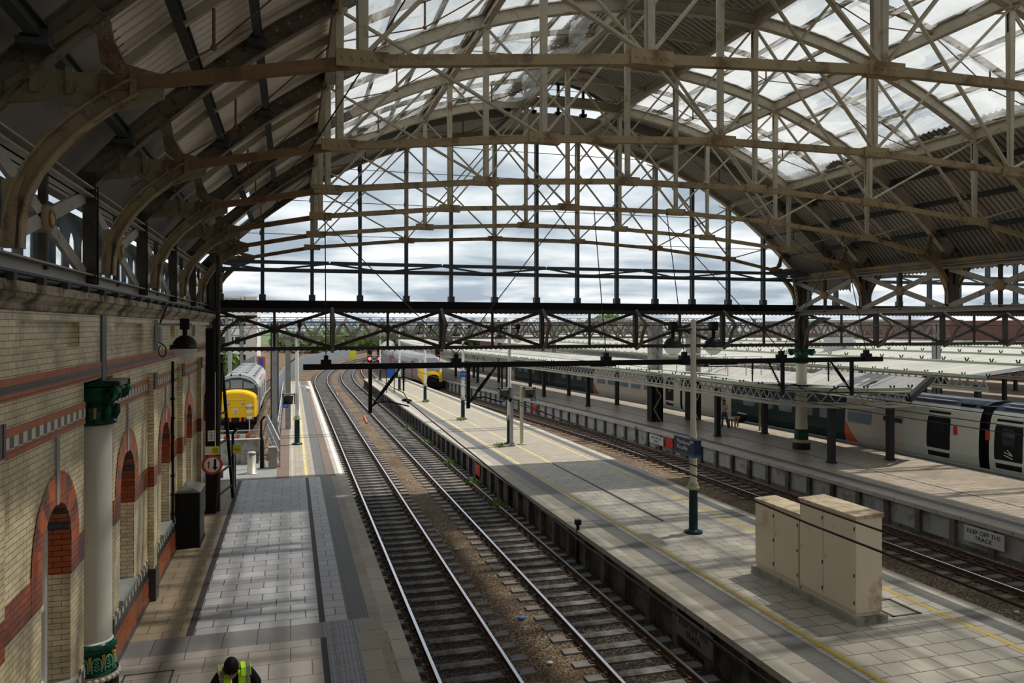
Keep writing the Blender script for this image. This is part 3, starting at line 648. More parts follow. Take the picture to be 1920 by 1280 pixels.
# rafters half way between trusses
def make_rafter(left):
    t = thing('rafter', '', 'rafter', (CX, 0, 12), 'light rafters between the trusses'); mb = MB()
    P, Nn = arch_pts(-3.0, 24.2, 36, RC+.2); mb.sweep([(-.05,-.07),(.05,-.07),(.05,.07),(-.05,.07)], P, Nn, [V((0,1,0))]*37); mb.build('curved_bar', M['iron'], t)
    for a0, a1 in ((-3, .85), (.85, 4.75), (4.75, 8.65), (12.55, 16.45), (16.45, 20.35), (20.35, 24.2)):
        m = (a0+a1)/2; q = (m, 0, za(m)-.42); mb = MB()
        mb.tube([(a0,0,za(a0)+.1), q, (a1,0,za(a1)+.1)], .016, 0, 5); mb.tube([(m,0,za(m)+.15), q], .025, 0, 5); mb.ball(q, .05, 0, 6, 4); mb.build('truss_rod', M['iron_rust'], t)
    return t
RF = make_rafter(0)
for k in range(6):
    s = 30.3-4.6*k; lab = 'slim curved rafter with rusty trussing rods in the %s bay from the glazed end' % ['first','second','third','fourth','fifth','sixth'][k]
    if k == 0: RF.location = (CX, s, 12); RF['label'] = lab
    else: copy_tree(RF, (CX, s, 12), lab)
# ridge monitor frames with fan brackets
def make_mon():
    t = thing('monitor_arch', '', 'roof frame', (CX, 0, 15.5), 'small arched frames of the ridge monitor'); mb = MB()
    A = [8.1+5.0*i/16 for i in range(17)]; mb.tube([(a, 0, mon(a)-.1) for a in A], .05, 0, 6); mb.build('curved_bar', M['iron'], t)
    for a in (8.65, 12.55):
        mb = MB()
        for g in (-1, 1):
            for sg in (-.55, .55):
                mb.tube([(a,0,za(a)+.1), (a+g*.12, sg*.3, za(a)+.5), (a+g*.45, sg, za(a)+.75)], .025, 0, 5)
        mb.tube([(a,0,za(a)), (a,0,mon(a)-.1)], .04, 0, 6); mb.build('fan_bracket', M['iron'], t)
    mb = MB(); mb.tube([(8.65,0,za(8.65)+.35), (12.55,0,za(12.55)+.35)], .025, 0, 5); mb.build('tie_rod', M['iron'], t); return t
MF = make_mon()
for k in range(1, 7):
    lab = 'small curved ridge monitor frame above the %s truss from the glazed end' % ORD[k]
    if k == 1: MF.location = (CX, RIBS[1], 15.5); MF['label'] = lab
    else: copy_tree(MF, (CX, RIBS[k], 15.5), lab)
t = thing('monitor_end_frame', 'dark framed open arched end of the ridge monitor, sky showing through', 'window frame', (CX, 29.8, 15.4))
mb = MB()
for a in (8.4, 9.5, 10.6, 11.7, 12.8): mb = MB(); mb.box(a-.05, a+.05, 29.75, 29.85, 15.5, mon(a)); mb.box(a-.14, a+.14, 29.7, 29.9, 15.54, 15.64); mb.build('upright', M['black'], t)
mb = MB(); mb.tube([(a, 29.8, mon(a)) for a in [8.0+5.2*i/14 for i in range(15)]], .09, 0, 6); mb.build('curved_head', M['steel_blue'], t)
mb = MB()
for z in (16.0, 16.3, 16.55):
    d = 2.3*math.acos(max(-1, min(1, (z-15.85)/1.0)))/(pi/2)*1.15
    mb.box(CX-d, CX+d, 29.79, 29.81, z, z+.02)
mb.build('glazing_wire', M['wire'], t)
# debris nets
def net(a0, a1, s0, s1, lab, sag=.28, sd=0):
    rg = random.Random(sd); mb = MB(); na, ns = 16, 14; vs = []; ph = rg.uniform(0, 6)
    for i in range(na+1):
        for j in range(ns+1):
            u, v = i/na, j/ns; a = a0+(a1-a0)*u; s = s0+(s1-s0)*v
            e = sin(pi*v)**.6
            h = -.02-sag*e*(.45+.55*abs(sin(pi*(u*3+.02))))*(.8+.4*sin(ph+5*u))-.05*sin(v*16+u*5+ph)*e-.03*rg.random()*e
            vs.append((a, s, za(a)+.2+h))
    mb.add(vs, [(i*(ns+1)+j, i*(ns+1)+j+1, (i+1)*(ns+1)+j+1, (i+1)*(ns+1)+j) for i in range(na) for j in range(ns)], 0, True)
    solo(mb, 'debris_net', M['net'], lab, 'netting', ((a0+a1)/2, (s0+s1)/2, za((a0+a1)/2)), 'sagging debris nets under the glazing')
for k in range(6):
    s1 = RIBS[k+1]; s0 = s1-4.6; s1 = s1-.12; s0 += .12
    bay = ['the far bay, next to the clad end','the second glazed bay from the far end','the third glazed bay from the far end','the fourth glazed bay from the far end','the fifth glazed bay, high up','the nearest bay overhead'][k]
    net(1.0, 4.6, s0, s1, 'grey debris net, lower left slope in '+bay, .28, k)
    net(4.85, 8.5, s0, s1, 'grey debris net, upper left slope in '+bay, .38, k+10)
    net(12.7, 16.3, s0, s1, 'white debris net, upper right slope in '+bay, .24, k+20)
    net(16.6, 20.2, s0, s1, 'white debris net, lower right slope in '+bay, .2, k+30)
M['bracebrown'] = mat('dark_brown_grey_iron', (.13,.115,.09), .6, .05, .3, 4)
# ---------------- glazed end screen ----------------
def screen(x0, x1, cx, lab, full):
    t = thing('end_screen', lab, 'glazed screen', ((x0+x1)/2, 32.7, 7.6)); k = 0; a = x0+.35 if full else x0+1.95
    zt = lambda a: max(7.9, ZC+sqrt(max(0, 18.55**2-(a-cx)**2)))
    while a < x1-.1:
        mb = MB(); mb.ibeam((a, 32.7, 7.86), (a, 32.7, zt(a)), .14, .22, .02, 0, (0,1,0)); mb.box(a-.05, a+.05, 32.63, 32.77, 7.86, zt(a))
        mb.box(a-.13, a+.13, 32.56, 32.84, 7.86, 8.12)
        for z in (10.6, 12.0, 13.4):
            if z < zt(a)-.4: mb.box(a-.11, a-.02, 32.55, 32.62, z-.09, z+.09)
        mb.build('mullion', M['steel_blue'], t); a = (x0+1.95*(k+1)) if full or 1 else a; k += 1
        if not full: a = x0+1.95*(k+1)
    for z in (10.6, 12.0, 13.4, 14.6):
        d = sqrt(max(0, 18.5**2-(z-ZC)**2)); mb = MB(); mb.box(max(x0, cx-d), min(x1, cx+d), 32.69, 32.715, z-.012, z+.012); mb.build('glazing_wire', M['wire'], t)
    mb = MB(); mb.box(x0, x1, 32.55, 32.85, 7.60, 7.88); mb.box(x0, x1, 32.4, 33.0, 7.54, 7.62); mb.build('sill_beam', M['black'], t)
    # horizontal wind girder
    mb = MB(); mb.box(x0, x1, 32.38, 32.5, 9.02, 9.18)
    n = int((x1-x0)/3.9); st = (x1-x0)/n
    for i in range(n): mb.box(x0+i*st+.03, x0+(i+1)*st-.03, 31.2, 31.3, 9.25, 9.39)
    for i in range(n*2):
        a = x0+i*st/2; mb.bar((a, 32.4 if i % 2 else 31.25, 9.1 if i % 2 else 9.3), (a+st/2, 31.25 if i % 2 else 32.4, 9.3 if i % 2 else 9.1), .07, .07)
    mb.build('wind_girder', M['steel_blue'], t)
    mb = MB(); A = rng(x0, x1, .9); P = [(a, zt(a)) for a in A]
    for p, q in zip(P, P[1:]): mb.bar((p[0],32.7,p[1]), (q[0],32.7,q[1]), .3, .12, 0, (0,1,0))
    mb.build('arched_head', M['steel_blue'], t)
    mb = MB(); vs = [(a, 32.72, 7.88) for a in A]+[(a, 32.72, zt(a)) for a in A]; n = len(A)
    mb.add(vs, [(i, i+1, n+i+1, n+i) for i in range(n-1)]); mb.build('glass', M['pane'], t)
screen(-3.05, 24.2, CX, 'tall arched glazed end screen of slim blue-grey mullions, sky behind', True)
screen(24.6, 51.0, CX+27.3, 'glazed end screen of the neighbouring right hand span', True)
# ---------------- cross braced girder below the screens ----------------
def xgirder(x0, n, w, lab, nm):
    t = thing('lattice_girder', lab, 'girder', (x0, 32.3, 5.7)); s = 32.3
    mb = MB()
    for z, h in ((7.47, .17), (5.92, .15)):
        mb.box(x0, x0+n*w, s-.13, s+.13, z-h/2, z+h/2)
        i = 0
        while i*.22 < n*w:
            mb.box(x0+i*.22, x0+i*.22+.07, s-.15, s-.13, z-h/2-.03, z-h/2+.03); i += 1
    mb.build('chord', M['iron_dark'], t)
    for i in range(n+1):
        x = x0+i*w; mb = MB(); mb.box(x-.09, x+.09, s-.11, s+.11, 5.9, 7.5); mb.build('post', M['iron_dark'], t)
        if i < n:
            m = x+w/2
            for (za_, zb_) in ((5.98, 7.43), (7.43, 5.98)):
                mb = MB(); mb.bar((x+.1, s, za_), (x+w-.1, s, zb_), .08, .13); mb.build('diagonal', M['iron_dark'], t)
            mb = MB(); mb.box(m-.05, m+.05, s-.04, s+.04, 5.98, 7.43); mb.build('post', M['iron_dark'], t)
            mb = MB(); mb.lathe([(0,-.12),(.12,-.12),(.17,-.08),(.17,.08),(0,.08)], m, s, 6.70, 0, 14, axis='y'); mb.build('boss', M['iron_dark'], t)
    for i in range(1, n):
        x = x0+i*w; mb = MB(); C = [(z+.17, d) for z, d in [(7.38,-.1),(7.2,-.35),(7.0,-.65),(6.85,-.95),(6.75,-1.08),(6.62,-1.05),(6.45,-.85),(6.2,-.72),(5.95,-.62),(5.75,-.4),(5.62,-.1)]]
        mb.tube([(x, s+d, z) for z, d in C], .075, 0, 8); mb.ball((x, s-1.06, 6.87), .12, 0, 8, 6); mb.build('curved_brace', M['bracebrown'], t)
    mb = MB(); mb.tube([(x0, s-1.06, 6.87), (x0+n*w, s-1.06, 6.87)], .022, 0, 6); mb.build('tie_rod', M['iron_dark'], t)
xgirder(-2.9, 6, 4.54, 'dark cross braced iron girder spanning below the main glazed screen', 0)
xgirder(24.45, 6, 4.2, 'dark cross braced iron girder right of the tall cream column', 1)
# ---------------- girders along the valley and along the left wall ----------------
def lgirder(x, s1, n, lab, zb, zt_, wall):
    t = thing('valley_girder', lab, 'girder', (x, s1, zb)); mb = MB()
    for z, h in ((zb+.08, .2), (zt_-.07, .16)):
        mb.ibeam((x, s1-n*4.6, z), (x, s1, z), .3, h, .025)
        mb.box(x-.02, x+.02, s1-n*4.6, s1, z-h/2, z+h/2)
    mb.build('chord', M['iron_grey'], t)
    for i in range(n):
        b = s1-i*4.6; a = b-4.6; m = (a+b)/2
        for p, q in ((zb+.18, zt_-.15), (zt_-.15, zb+.18)):
            mb = MB(); mb.bar((x, a+.15, p), (x, b-.15, q), .05, .19, 0, (1,0,0)) if 0 else mb.bar((x, a+.15, p), (x, b-.15, q), .06, .2); mb.build('diagonal', M['iron_grey'], t)
        mb = MB(); mb.box(x-.05, x+.05, m-.06, m+.06, zb+.1, zt_-.1); mb.build('post', M['iron_dark'], t)
        mb = MB()
        for g in (-1, 1): mb.lathe([(0,.12*g),(.1,.12*g),(.13,.09*g),(.19,.09*g),(.21,.04*g),(.21,0)], x, m, (zb+zt_)/2, 1, 16, axis='x')
        mb.lathe([(.10,.13),(.12,.13),(.12,.10),(.10,.10)], x, m, (zb+zt_)/2, 0, 16, axis='x'); mb.lathe([(0,.15),(.09,.125)], x, m, (zb+zt_)/2, 0, 12, axis='x'); mb.build('rosette', [M['gold'], M['iron_ochre']], t)
lgirder(-3.27, 32.6, 7, 'grey cross braced girder with gold rosettes above the left brick wall', 7.48, 9.08, 1)
lgirder(24.0, 32.6, 5, 'grey cross braced girder with round rosettes right of the glazed screen', 7.4, 9.15, 0)
# dark clerestory boards with round headed lights behind the left girder
for i in range(6):
    b = 32.6-i*4.6; a = b-4.6; t = thing('clerestory_panel', 'dark clerestory boarding with round headed lights, %s bay from the glazed end' % ['first','second','third','fourth','fifth','sixth'][i], 'panel', (-3.6, (a+b)/2, 7.5), 'clerestory panels above the left wall')
    X = -3.6; W_ = 4.6/6; mb = MB(); gl = MB()
    for j in range(6):
        yc = a+W_*(j+.5); w_ = W_*.27; zc = 8.2
        for y0, y1 in ((a+W_*j, yc-w_), (yc+w_, a+W_*(j+1))): mb.box(X, X+.04, y0, y1, 7.4, 8.72)
        mb.box(X, X+.04, yc-w_, yc+w_, 7.4, 7.52)
        A = arc(yc, w_, 8, zc)
        for (ya_, z1), (yb_, z2) in zip(A, A[1:]): mb.prism([(ya_, z1), (yb_, z2), (yb_, 8.72), (ya_, 8.72)], 'x', X, X+.04)
        gl.prism([(yc-w_, 7.52)]+A+[(yc+w_, 7.52)], 'x', X+.01, X+.02)
    mb.box(X-.02, X+.06, a, b, 8.98, 9.06); mb.build('board', M['steel_blue'], t); gl.build('light', M['glaze'], t)
# gutter and fascia on the wall head
t = thing('eaves_gutter', 'dark gutter and bearing plate along the top of the left brick wall', 'gutter', (-2.9, 14, 7.3)); mb = MB()
mb.box(-3.3, -2.84, -3, 32.4, 7.36, 7.41); mb.tube([(-2.86, -3, 7.34), (-2.86, 32.4, 7.34)], .045, 0, 6); mb.build('trough', M['black'], t)
for i in range(24): mb = MB(); y = 9+i*1.0; mb.box(-2.98, -2.74, y, y+.12, 7.28, 7.36); mb.build('bracket', M['iron_dark'], t)
# peeling valley gutter on the right
mb = MB(); mb.add([(23.75,8,9.35),(23.75,32.6,9.35),(24.05,32.6,9.02),(24.05,8,9.02),(24.4,32.6,9.02),(24.4,8,9.02),(24.7,32.6,9.35),(24.7,8,9.35)], [(0,1,2,3),(3,2,4,5),(5,4,6,7)])
solo(mb, 'valley_gutter', mat('peeling_gutter_paint', (.22,.20,.17), .7, 0, .2, 1.2, (.5,.32,.06), .38), 'peeling grey and yellow valley gutter above the right hand girder', 'gutter', (24.2, 20, 9.1))
# ---------------- columns ----------------
def capital(t, x, y, z0_, r, h):
    mb = MB(); mb.lathe([(r,0),(r*1.25,.02),(r*1.25,.06),(r*1.02,.09),(r*1.1,h*.45),(r*1.35,h*.72),(r*1.75,h*.84),(r*1.2,h*.86)], x, y, z0_, 0, 20)
    mb.box(x-r*1.65, x+r*1.65, y-r*1.65, y+r*1.65, z0_+h*.88, z0_+h)
    for g in range(4):
        a = pi/4+g*pi/2; dx, dy = cos(a), sin(a); pts = []
        for i in range(15):
            q = i/14*3.6*pi; rr = r*.62*(1-i/17); pts.append((x+dx*(r*1.75+rr*cos(q)), y+dy*(r*1.75+rr*cos(q)), z0_+h*.74+rr*sin(q)))
        mb.tube(pts, r*.13, 1, 6); mb.lathe([(0,-.03),(r*.5,-.03),(r*.5,.03),(0,.03)], x+dx*r*1.75, y+dy*r*1.75, z0_+h*.72, 0, 12, axis='y')
        mb.prism([(x+dx*r*1.2, y+dy*r*1.2), (x+dx*r*2.25-dy*.05, y+dy*r*2.25+dx*.05), (x+dx*r*2.25+dy*.05, y+dy*r*2.25-dx*.05)], 'z', z0_+h*.86, z0_+h*.98, 0)
    for g in range(8):
        a = g*pi/4; dx, dy = cos(a), sin(a); c = (1, 0)[g % 2]
        mb.tube([(x+dx*r*1.05, y+dy*r*1.05, z0_+.1), (x+dx*r*1.22, y+dy*r*1.22, z0_+h*.3), (x+dx*r*1.34, y+dy*r*1.34, z0_+h*.44), (x+dx*r*1.4, y+dy*r*1.4, z0_+h*.4)], [r*.2, r*.24, r*.12, r*.04], 0, 6)
    for g in range(4): a = g*pi/2+.2; mb.tube([(x+cos(a)*r*1.12, y+sin(a)*r*1.12, z0_+.12), (x+cos(a)*r*1.2, y+sin(a)*r*1.2, z0_+h*.4)], [r*.1, r*.14], 2, 6)
    mb.build('capital', [M['green'], mat('light_green_volute', (.03,.2,.12), .3), M['gold']], t)
def column(x, y, lab, zc0, zc1, top, base, fancy):
    t = thing('iron_column', lab, 'column', (x, y, PZ)); r = .26
    if fancy:
        mb = MB(); mb.lathe([(.36,0),(.36,.18),(.33,.22)], x, y, PZ, 0, 24); mb.build('plinth', M['black'], t)
        mb = MB(); mb.lathe([(.33,.2),(.37,.22),(.38,.25),(.35,.29),(.36,.32)], x, y, PZ, 0, 24)
        for i in range(24): a = i*pi/12; mb.ball((x+.36*cos(a), y+.36*sin(a), PZ+.25), .045, 0, 6, 5)
        mb.build('beaded_ring', M['iron_grey'], t)
        mb = MB(); mb.lathe([(.33,.32),(.30,.36),(.29,.66),(.33,.70),(.34,.76),(.30,.80),(.27,.82)], x, y, PZ, 0, 28)
        for i in range(10):
            a = i*pi/5; c, s_ = cos(a), sin(a); tx, ty = -s_, c
            arcp = [(x+.305*c+tx*.07*cos(q), y+.305*s_+ty*.07*cos(q), PZ+.5+.11*sin(q)) for q in [pi*j/8 for j in range(9)]]
            mb.tube([(arcp[0][0], arcp[0][1], PZ+.38)]+arcp+[(arcp[-1][0], arcp[-1][1], PZ+.38)], .014, 1, 5)
            for j in range(4):
                zz = PZ+.4+.05*j
                for g in (-1, 1): mb.tube([(x+.3*c, y+.3*s_, zz), (x+.315*c+tx*.045*g*(1-.2*j), y+.315*s_+ty*.045*g*(1-.2*j), zz+.04)], .012, 1, 5)
            b = a+pi/10; mb.tube([(x+.30*cos(b), y+.30*sin(b), PZ+.42), (x+.31*cos(b), y+.31*sin(b), PZ+.64)], [.012, .03], 2, 6)
        mb.build('ornamental_base', [M['green'], mat('light_green_palmette', (.12,.33,.2), .3), M['gold']], t)
        mb = MB(); mb.lathe([(.262,.80),(.262,zc0-PZ)], x, y, PZ, 0, 32); mb.lathe([(.28,.805),(.28,.83),(.262,.84)], x, y, PZ, 1, 32); mb.build('shaft', [M['shaft'], M['white']], t)
    else:
        mb = MB(); mb.lathe([(.42,0),(.42,.28),(.36,.34)], x, y, PZ, 0, 24); mb.build('plinth', M['black'], t)
        mb = MB(); mb.lathe([(.40,.32),(.40,.42),(.33,.47)], x, y, PZ, 0, 24); mb.build('ring', mat('buff_ring', (.45,.3,.12), .5), t)
        mb = MB(); mb.lathe([(.33,.46),(.33,.95),(.3,.98)], x, y, PZ, 0, 24); mb.build('base_band', M['green'], t)
        mb = MB(); mb.lathe([(.29,.96),(.265,2),(.255,zc0-PZ)], x, y, PZ, 0, 28); mb.build('shaft', M['cream'], t)
    capital(t, x, y, zc0, .27, zc1-zc0)
    mb = MB(); mb.ibeam((x, y, zc1), (x, y, top), .34 if not fancy else .3, .3, .035, 0, (1,0,0))
    if not fancy: mb.box(x-.3, x+.3, y-.12, y+.12, zc1, 7.4); mb.box(x-.17, x+.17, y-.17, y+.17, zc1, top)
    mb.build('stanchion', M['iron_dark'] if not fancy else mat('blue_grey_stanchion', (.10,.115,.125), .5, .1, .15, 3), t)
    if not fancy:
        mb = MB()   # pierced spandrel bracket towards the right
        for g, (dx_, dy_) in ((1, (1, 0)), (1, (0, -1))):
            C = [(.2, 5.9), (.27, 6.3), (.5, 6.75), (.95, 7.05), (1.6, 7.2)]
            mb.tube([(x+dx_*u, y+dy_*u, z) for u, z in C], .06, 0, 6)
            for i in range(9):
                u = .25+.13*i; zl = 6.2+.85*sqrt(i/9); mb.lathe([(.04,-.02),(.09,-.02),(.09,.02),(.04,.02),(.04,-.02)], x+dx_*u, y+dy_*u-.02, min(7.15, zl+.12), 0, 8, axis='y' if dx_ else 'x')
            mb.box(x+min(0, dx_*1.7)-.03*(dx_ == 0), x+max(0, dx_*1.7)+.03*(dx_ == 0), y+min(0, dy_*1.7)-.03*(dy_ == 0), y+max(0, dy_*1.7)+.03*(dy_ == 0), 7.18, 7.26)
        mb.build('pierced_bracket', mat('mottled_green_bracket', (.12,.14,.09), .5, 0, .5, 12), t)
        for g in (-1, 1):
            mb = MB(); mb.prism([(x+g*.17, 7.5), (x+g*.22, 8.3), (x+g*.42, 9.2), (x+g*.5, 9.2), (x+g*.3, 8.3), (x+g*.2, 7.5)] if g > 0 else [(x+g*.2, 7.5), (x+g*.3, 8.3), (x+g*.5, 9.2), (x+g*.42, 9.2), (x+g*.22, 8.3), (x+g*.17, 7.5)], 'y', y-.05, y+.05)
            for i in range(7): mb.lathe([(.02,-.03),(.055,-.03),(.055,.03),(.02,.03)], x+g*(.24+.03*i), y-.02, 7.7+.22*i, 0, 8, axis='y')
            mb.build('flared_cheek', M['iron'], t)
column(-3.12, 14.1, 'grey iron column with green and gold capital and base, standing against the left brick wall', 5.18, 5.92, 7.4, 0, True)
column(24.2, 32.3, 'tall cream iron column with green base and scrolled capital on the canopied platform', 5.0, 5.72, 9.3, 0, False)
column(-3.0, 32.5, 'dark iron column at the left foot of the glazed screen, mostly in shadow', 5.0, 5.72, 9.3, 0, False)
# ================= TRACKS =================
def track(cx, cf, s0, s1, lab, smat):
    t = thing('railway_track', lab, 'railway track', (cx, 10, -.2), 'railway tracks'); YS = rng(s0, 90, 6)+rng(94, s1, 4) if s1 > 90 else rng(s0, s1, 6)
    sec = [(-.07,-.16),(.07,-.16),(.07,-.145),(.012,-.12),(.012,-.045),(.035,-.035),(.035,-.004),(-.035,-.004),(-.035,-.035),(-.012,-.045),(-.012,-.12),(-.07,-.145)]
    for g in (-1, 1):
        mb = MB(); x = cx+g*.7525; P = [V((x+cf(y), y, 0)) for y in YS]
        mb.sweep(sec, P, [V((0,0,1))]*len(P), [V((1,0,0))]*len(P), 0)
        n = len(YS); mb.add([(x-.033+cf(y), y, 0) for y in YS]+[(x+.033+cf(y), y, 0) for y in YS], [(i, i+n, i+n+1, i+1) for i in range(n-1)], 1)
        mb.build('rail', [M['rail_s'], M['rail']], t)
    def slp(mb, x, y, rg):
        d = rg.uniform(-.03, .03); mb.box(x-1.27+d, x+1.27+d, y-.13, y+.13, -.28, -.155, 0)
        for g in (-1, 1): mb.box(x+g*.7525-.17, x+g*.7525+.17, y-.08, y+.08, -.155, -.125, 1); mb.box(x+g*.7525-.12, x+g*.7525-.05, y-.04, y+.04, -.13, -.08, 1)
    rg = random.Random(3); y = 6.2; k = 0; base = None
    while k < 92:
        if base is None:
            mb = MB(); slp(mb, cx, y, rg); base = mb.build('sleeper', [smat, M['rail_s']], t); by = y
        else: c = base.copy(); COL.objects.link(c); c.parent = t; c.location = (cf(y)+rg.uniform(-.03,.03), y-by, 0); c.rotation_euler = (0, 0, 0)
        y += .66; k += 1
    mb = MB()
    while y < min(s1, 190): slp(mb, cx+cf(y), y, rg); y += .66
    o = mb.build('sleeper', [smat, M['rail_s']], t); o['kind'] = 'stuff'; return t
track(3.5, c12, -6, 330, 'left hand railway track beside the grey paved platform', M['sleeper'])
track(6.87, c12, -6, 330, 'railway track along the left edge of the platform with the beige cabinets', M['sleeper'])
track(18.85, c3, -6, 220, 'railway track between the middle platform and the canopied platform', M['sleeper_o'])
track(-3.4, lambda s: 0 if s < 70 else (s-70)**2/900, 50, 250, 'short bay track under the yellow fronted locomotive', M['sleeper_o'])
track(10.4, lambda s: (s-100)**2/480 if s > 100 else 0, 100, 330, 'distant track curving right past the end of the middle platform', M['sleeper_o'])
rg = random.Random(11)
for i, (x, y, lab) in enumerate(((5.15, 15.0, 'white crumpled litter on the ballast between the two near tracks'), (5.3, 15.9+1.6, 'blue litter scrap on the ballast between the two near tracks'), (2.35, 12.9, 'pale wrapper lying below the left platform edge'), (5.0, 23.5, 'grey drinks can beside the left hand track'), (12.0+5, 14.5, 'pale scrap of litter on the dark ballast beyond the beige cabinets'))):
    mb = MB(); mb.ball((x, y, -.15), .06+.02*(i % 2), 0, 7, 5, (1.3, .8, .5)); solo(mb, 'litter', mat('litter_%d' % i, [(.8,.8,.78),(.08,.2,.6),(.75,.75,.72),(.5,.5,.5),(.6,.6,.55)][i], .6), lab, 'litter', (x, y, -.2))
for i, (x, y0, y1) in enumerate(((5.3, 56, 60.5), (9.9-5.4, 78, 83))):
    mb = MB(); mb.bar((x, y0, -.12), (x+.2, y1, -.12), .1, .1); solo(mb, 'spare_rail', mat('orange_rust_%d' % i, (.42,.16,.07), .8), 'short rusty orange rail length lying between the tracks, %s one' % ('nearer', 'farther')[i], 'rail', (x, y0, -.2))
# ================= LAMP POSTS =================
def lamp_head(t, x, y, z, r=.27, pipe=.28):
    mb = MB(); mb.lathe([(0,r*.98),(r*.35,r*.93),(r*.7,r*.7),(r*.92,r*.38),(r,0),(r*1.04,-.01),(r*1.04,-.035),(r*.96,-.04)], x, y, z, 0, 20)
    mb.tube([(x, y, z+r*.9), (x, y, z+r+pipe)], .055, 0, 8); mb.box(x-.1, x+.1, y-.1, y+.1, z+r+pipe, z+r+pipe+.26); mb.box(x-r*1.15, x-r*.98, y-.03, y+.03, z-.06, z+.05); mb.build('lamp_hood', M['black'], t)
    mb = MB(); mb.lathe([(r*.98,-.04),(r*.93,-r*.35),(r*.7,-r*.72),(r*.35,-r*.94),(0,-r)], x, y, z, 0, 20); mb.build('glass_bowl', BOWL, t)
BOWL = bpy.data.materials.new('prismatic_bowl'); BOWL.use_nodes = True
b_ = BOWL.node_tree.nodes['Principled BSDF']; b_.inputs['Base Color'].default_value = (.85,.84,.80,1); b_.inputs['Roughness'].default_value = .25; b_.inputs['Alpha'].default_value = .55
def lamp_post(x, y, lab, lamps=2, h=6.2, upper='cream', arm=.62, zb=PZ):
    t = thing('lamp_post', lab, 'lamp post', (x, y, zb)); mb = MB()
    mb.lathe([(0,0),(.27,0),(.27,.05),(.15,.09),(.13,.12),(.125,1.25),(.14,1.27)], x, y, zb, 0, 16); mb.build('base_column', mat('dark_green_post', (.012,.035,.04), .35, .1, .2, 5), t)
    mb = MB(); mb.lathe([(.14,1.26),(.19,1.30),(.19,1.33),(.14,1.38),(.15,1.42),(.12,1.48)], x, y, zb, 0, 16); mb.build('collar', mat('cream_green_collar', (.35,.36,.22), .4, 0, .4, 20), t)
    mb = MB(); mb.lathe([(.105,1.44),(.10,2.9),(.085,3.0),(.075,h-.05),(.06,h),(0,h+.03)], x, y, zb, 0, 14); mb.build('pole', M[upper], t)
    mb = MB()
    if lamps: mb.tube([(x-arm if lamps == 2 else x, y, zb+h-.28), (x+arm, y, zb+h-.28)], .035, 0, 8); mb.build('cross_arm', M['iron_dark'], t)
    for g in ((-1, 1) if lamps == 2 else (1,))[:lamps]: lamp_head(t, x+g*arm, y, zb+h-.28-.48, .27, .18)
    return t
def place(pxx, py): return px(pxx, py, PZ)
P0 = place(1300, 997)
tp = lamp_post(*P0, 'nearest lamp post, twin globes and a dark station name sign, right of the middle platform', 2, 6.2, 'cream', .66)
# name sign
sg = thing('station_sign', 'navy station name sign on the nearest lamp post', 'sign', (P0[0], P0[1]-.12, 3.3)); mb = MB()
mb.box(P0[0]-.32, P0[0]-.1, P0[1]-.62, P0[1]+.58, 3.16, 3.58); mb.build('board', M['navy'], sg)
mb = MB(); mb.box(P0[0]-.325, P0[0]-.1, P0[1]-.62, P0[1]+.58, 3.08, 3.16); mb.build('trim', mat('teal_strip', (.02,.12,.17), .4), sg)
text('lettering', 'Manchester\nPiccadilly', .17, M['white'], sg, (P0[0]-.323, P0[1]+.38, 3.37), (R(90), 0, R(-90)), .002, 'LEFT', .95)
mb = MB()
for i in range(3): mb.bar((P0[0]-.323, P0[1]-.38-.05*i, 3.54), (P0[0]-.323, P0[1]-.46-.05*i, 3.49), .004, .02)
mb.build('emblem', M['white'], sg)
sg.rotation_euler = (0, 0, 0)
for (X, Y, lab, n) in ((955, 831, 'white lamp post with twin dark globes beside the two platform screens', 2), (868, 785, 'white lamp post carrying a small blue sign, fourth from the end of the middle platform', 2), (797, 752, 'white lamp post in front of the yellow nosed train, no sign', 2), (749, 730, 'slim white lamp post near the far end of the middle platform', 1), (713, 712, 'farthest white lamp post on the middle platform, by the red signals', 1)):
    q = place(X, Y); lamp_post(q[0], q[1], lab, n, 6.2, 'white', .45)
q = place(557, 832); lamp_post(q[0], q[1], 'white lamp post with one dark globe on the left sunlit platform', 1, 6.3, 'white', .12)
q = place(868, 785); s2 = thing('small_sign', 'small blue sign fixed to a white lamp post on the middle platform', 'sign', (q[0], q[1]-.2, 3.6)); mb = MB(); mb.box(q[0]-.22, q[0]+.22, q[1]-.2, q[1]-.12, 3.55, 3.95); mb.build('board', M['signblue'], s2)
text('lettering', 'Manchester\nPiccadilly', .075, M['white'], s2, (q[0], q[1]-.205, 3.75), (R(90), 0, 0))
q = place(732, 735)
t = thing('poster_stand', 'blue poster totem at the far end of the middle platform', 'sign', (q[0], q[1], PZ)); mb = MB()
for d in (-.35, .35): mb = MB(); mb.box(q[0]+d-.04, q[0]+d+.04, q[1]-.04, q[1]+.04, PZ, 3.2); mb.build('post', M['navy'], t)
mb = MB(); mb = MB(); mb.box(q[0]-.32, q[0]+.32, q[1]-.03, q[1]+.03, 2.2, 3.2); mb.build('board', M['signblue'], t)
lamp_post(21.45, 17.0, 'lamp post at the right edge of view with one dark globe', 1, 6.05, 'cream', -.62)
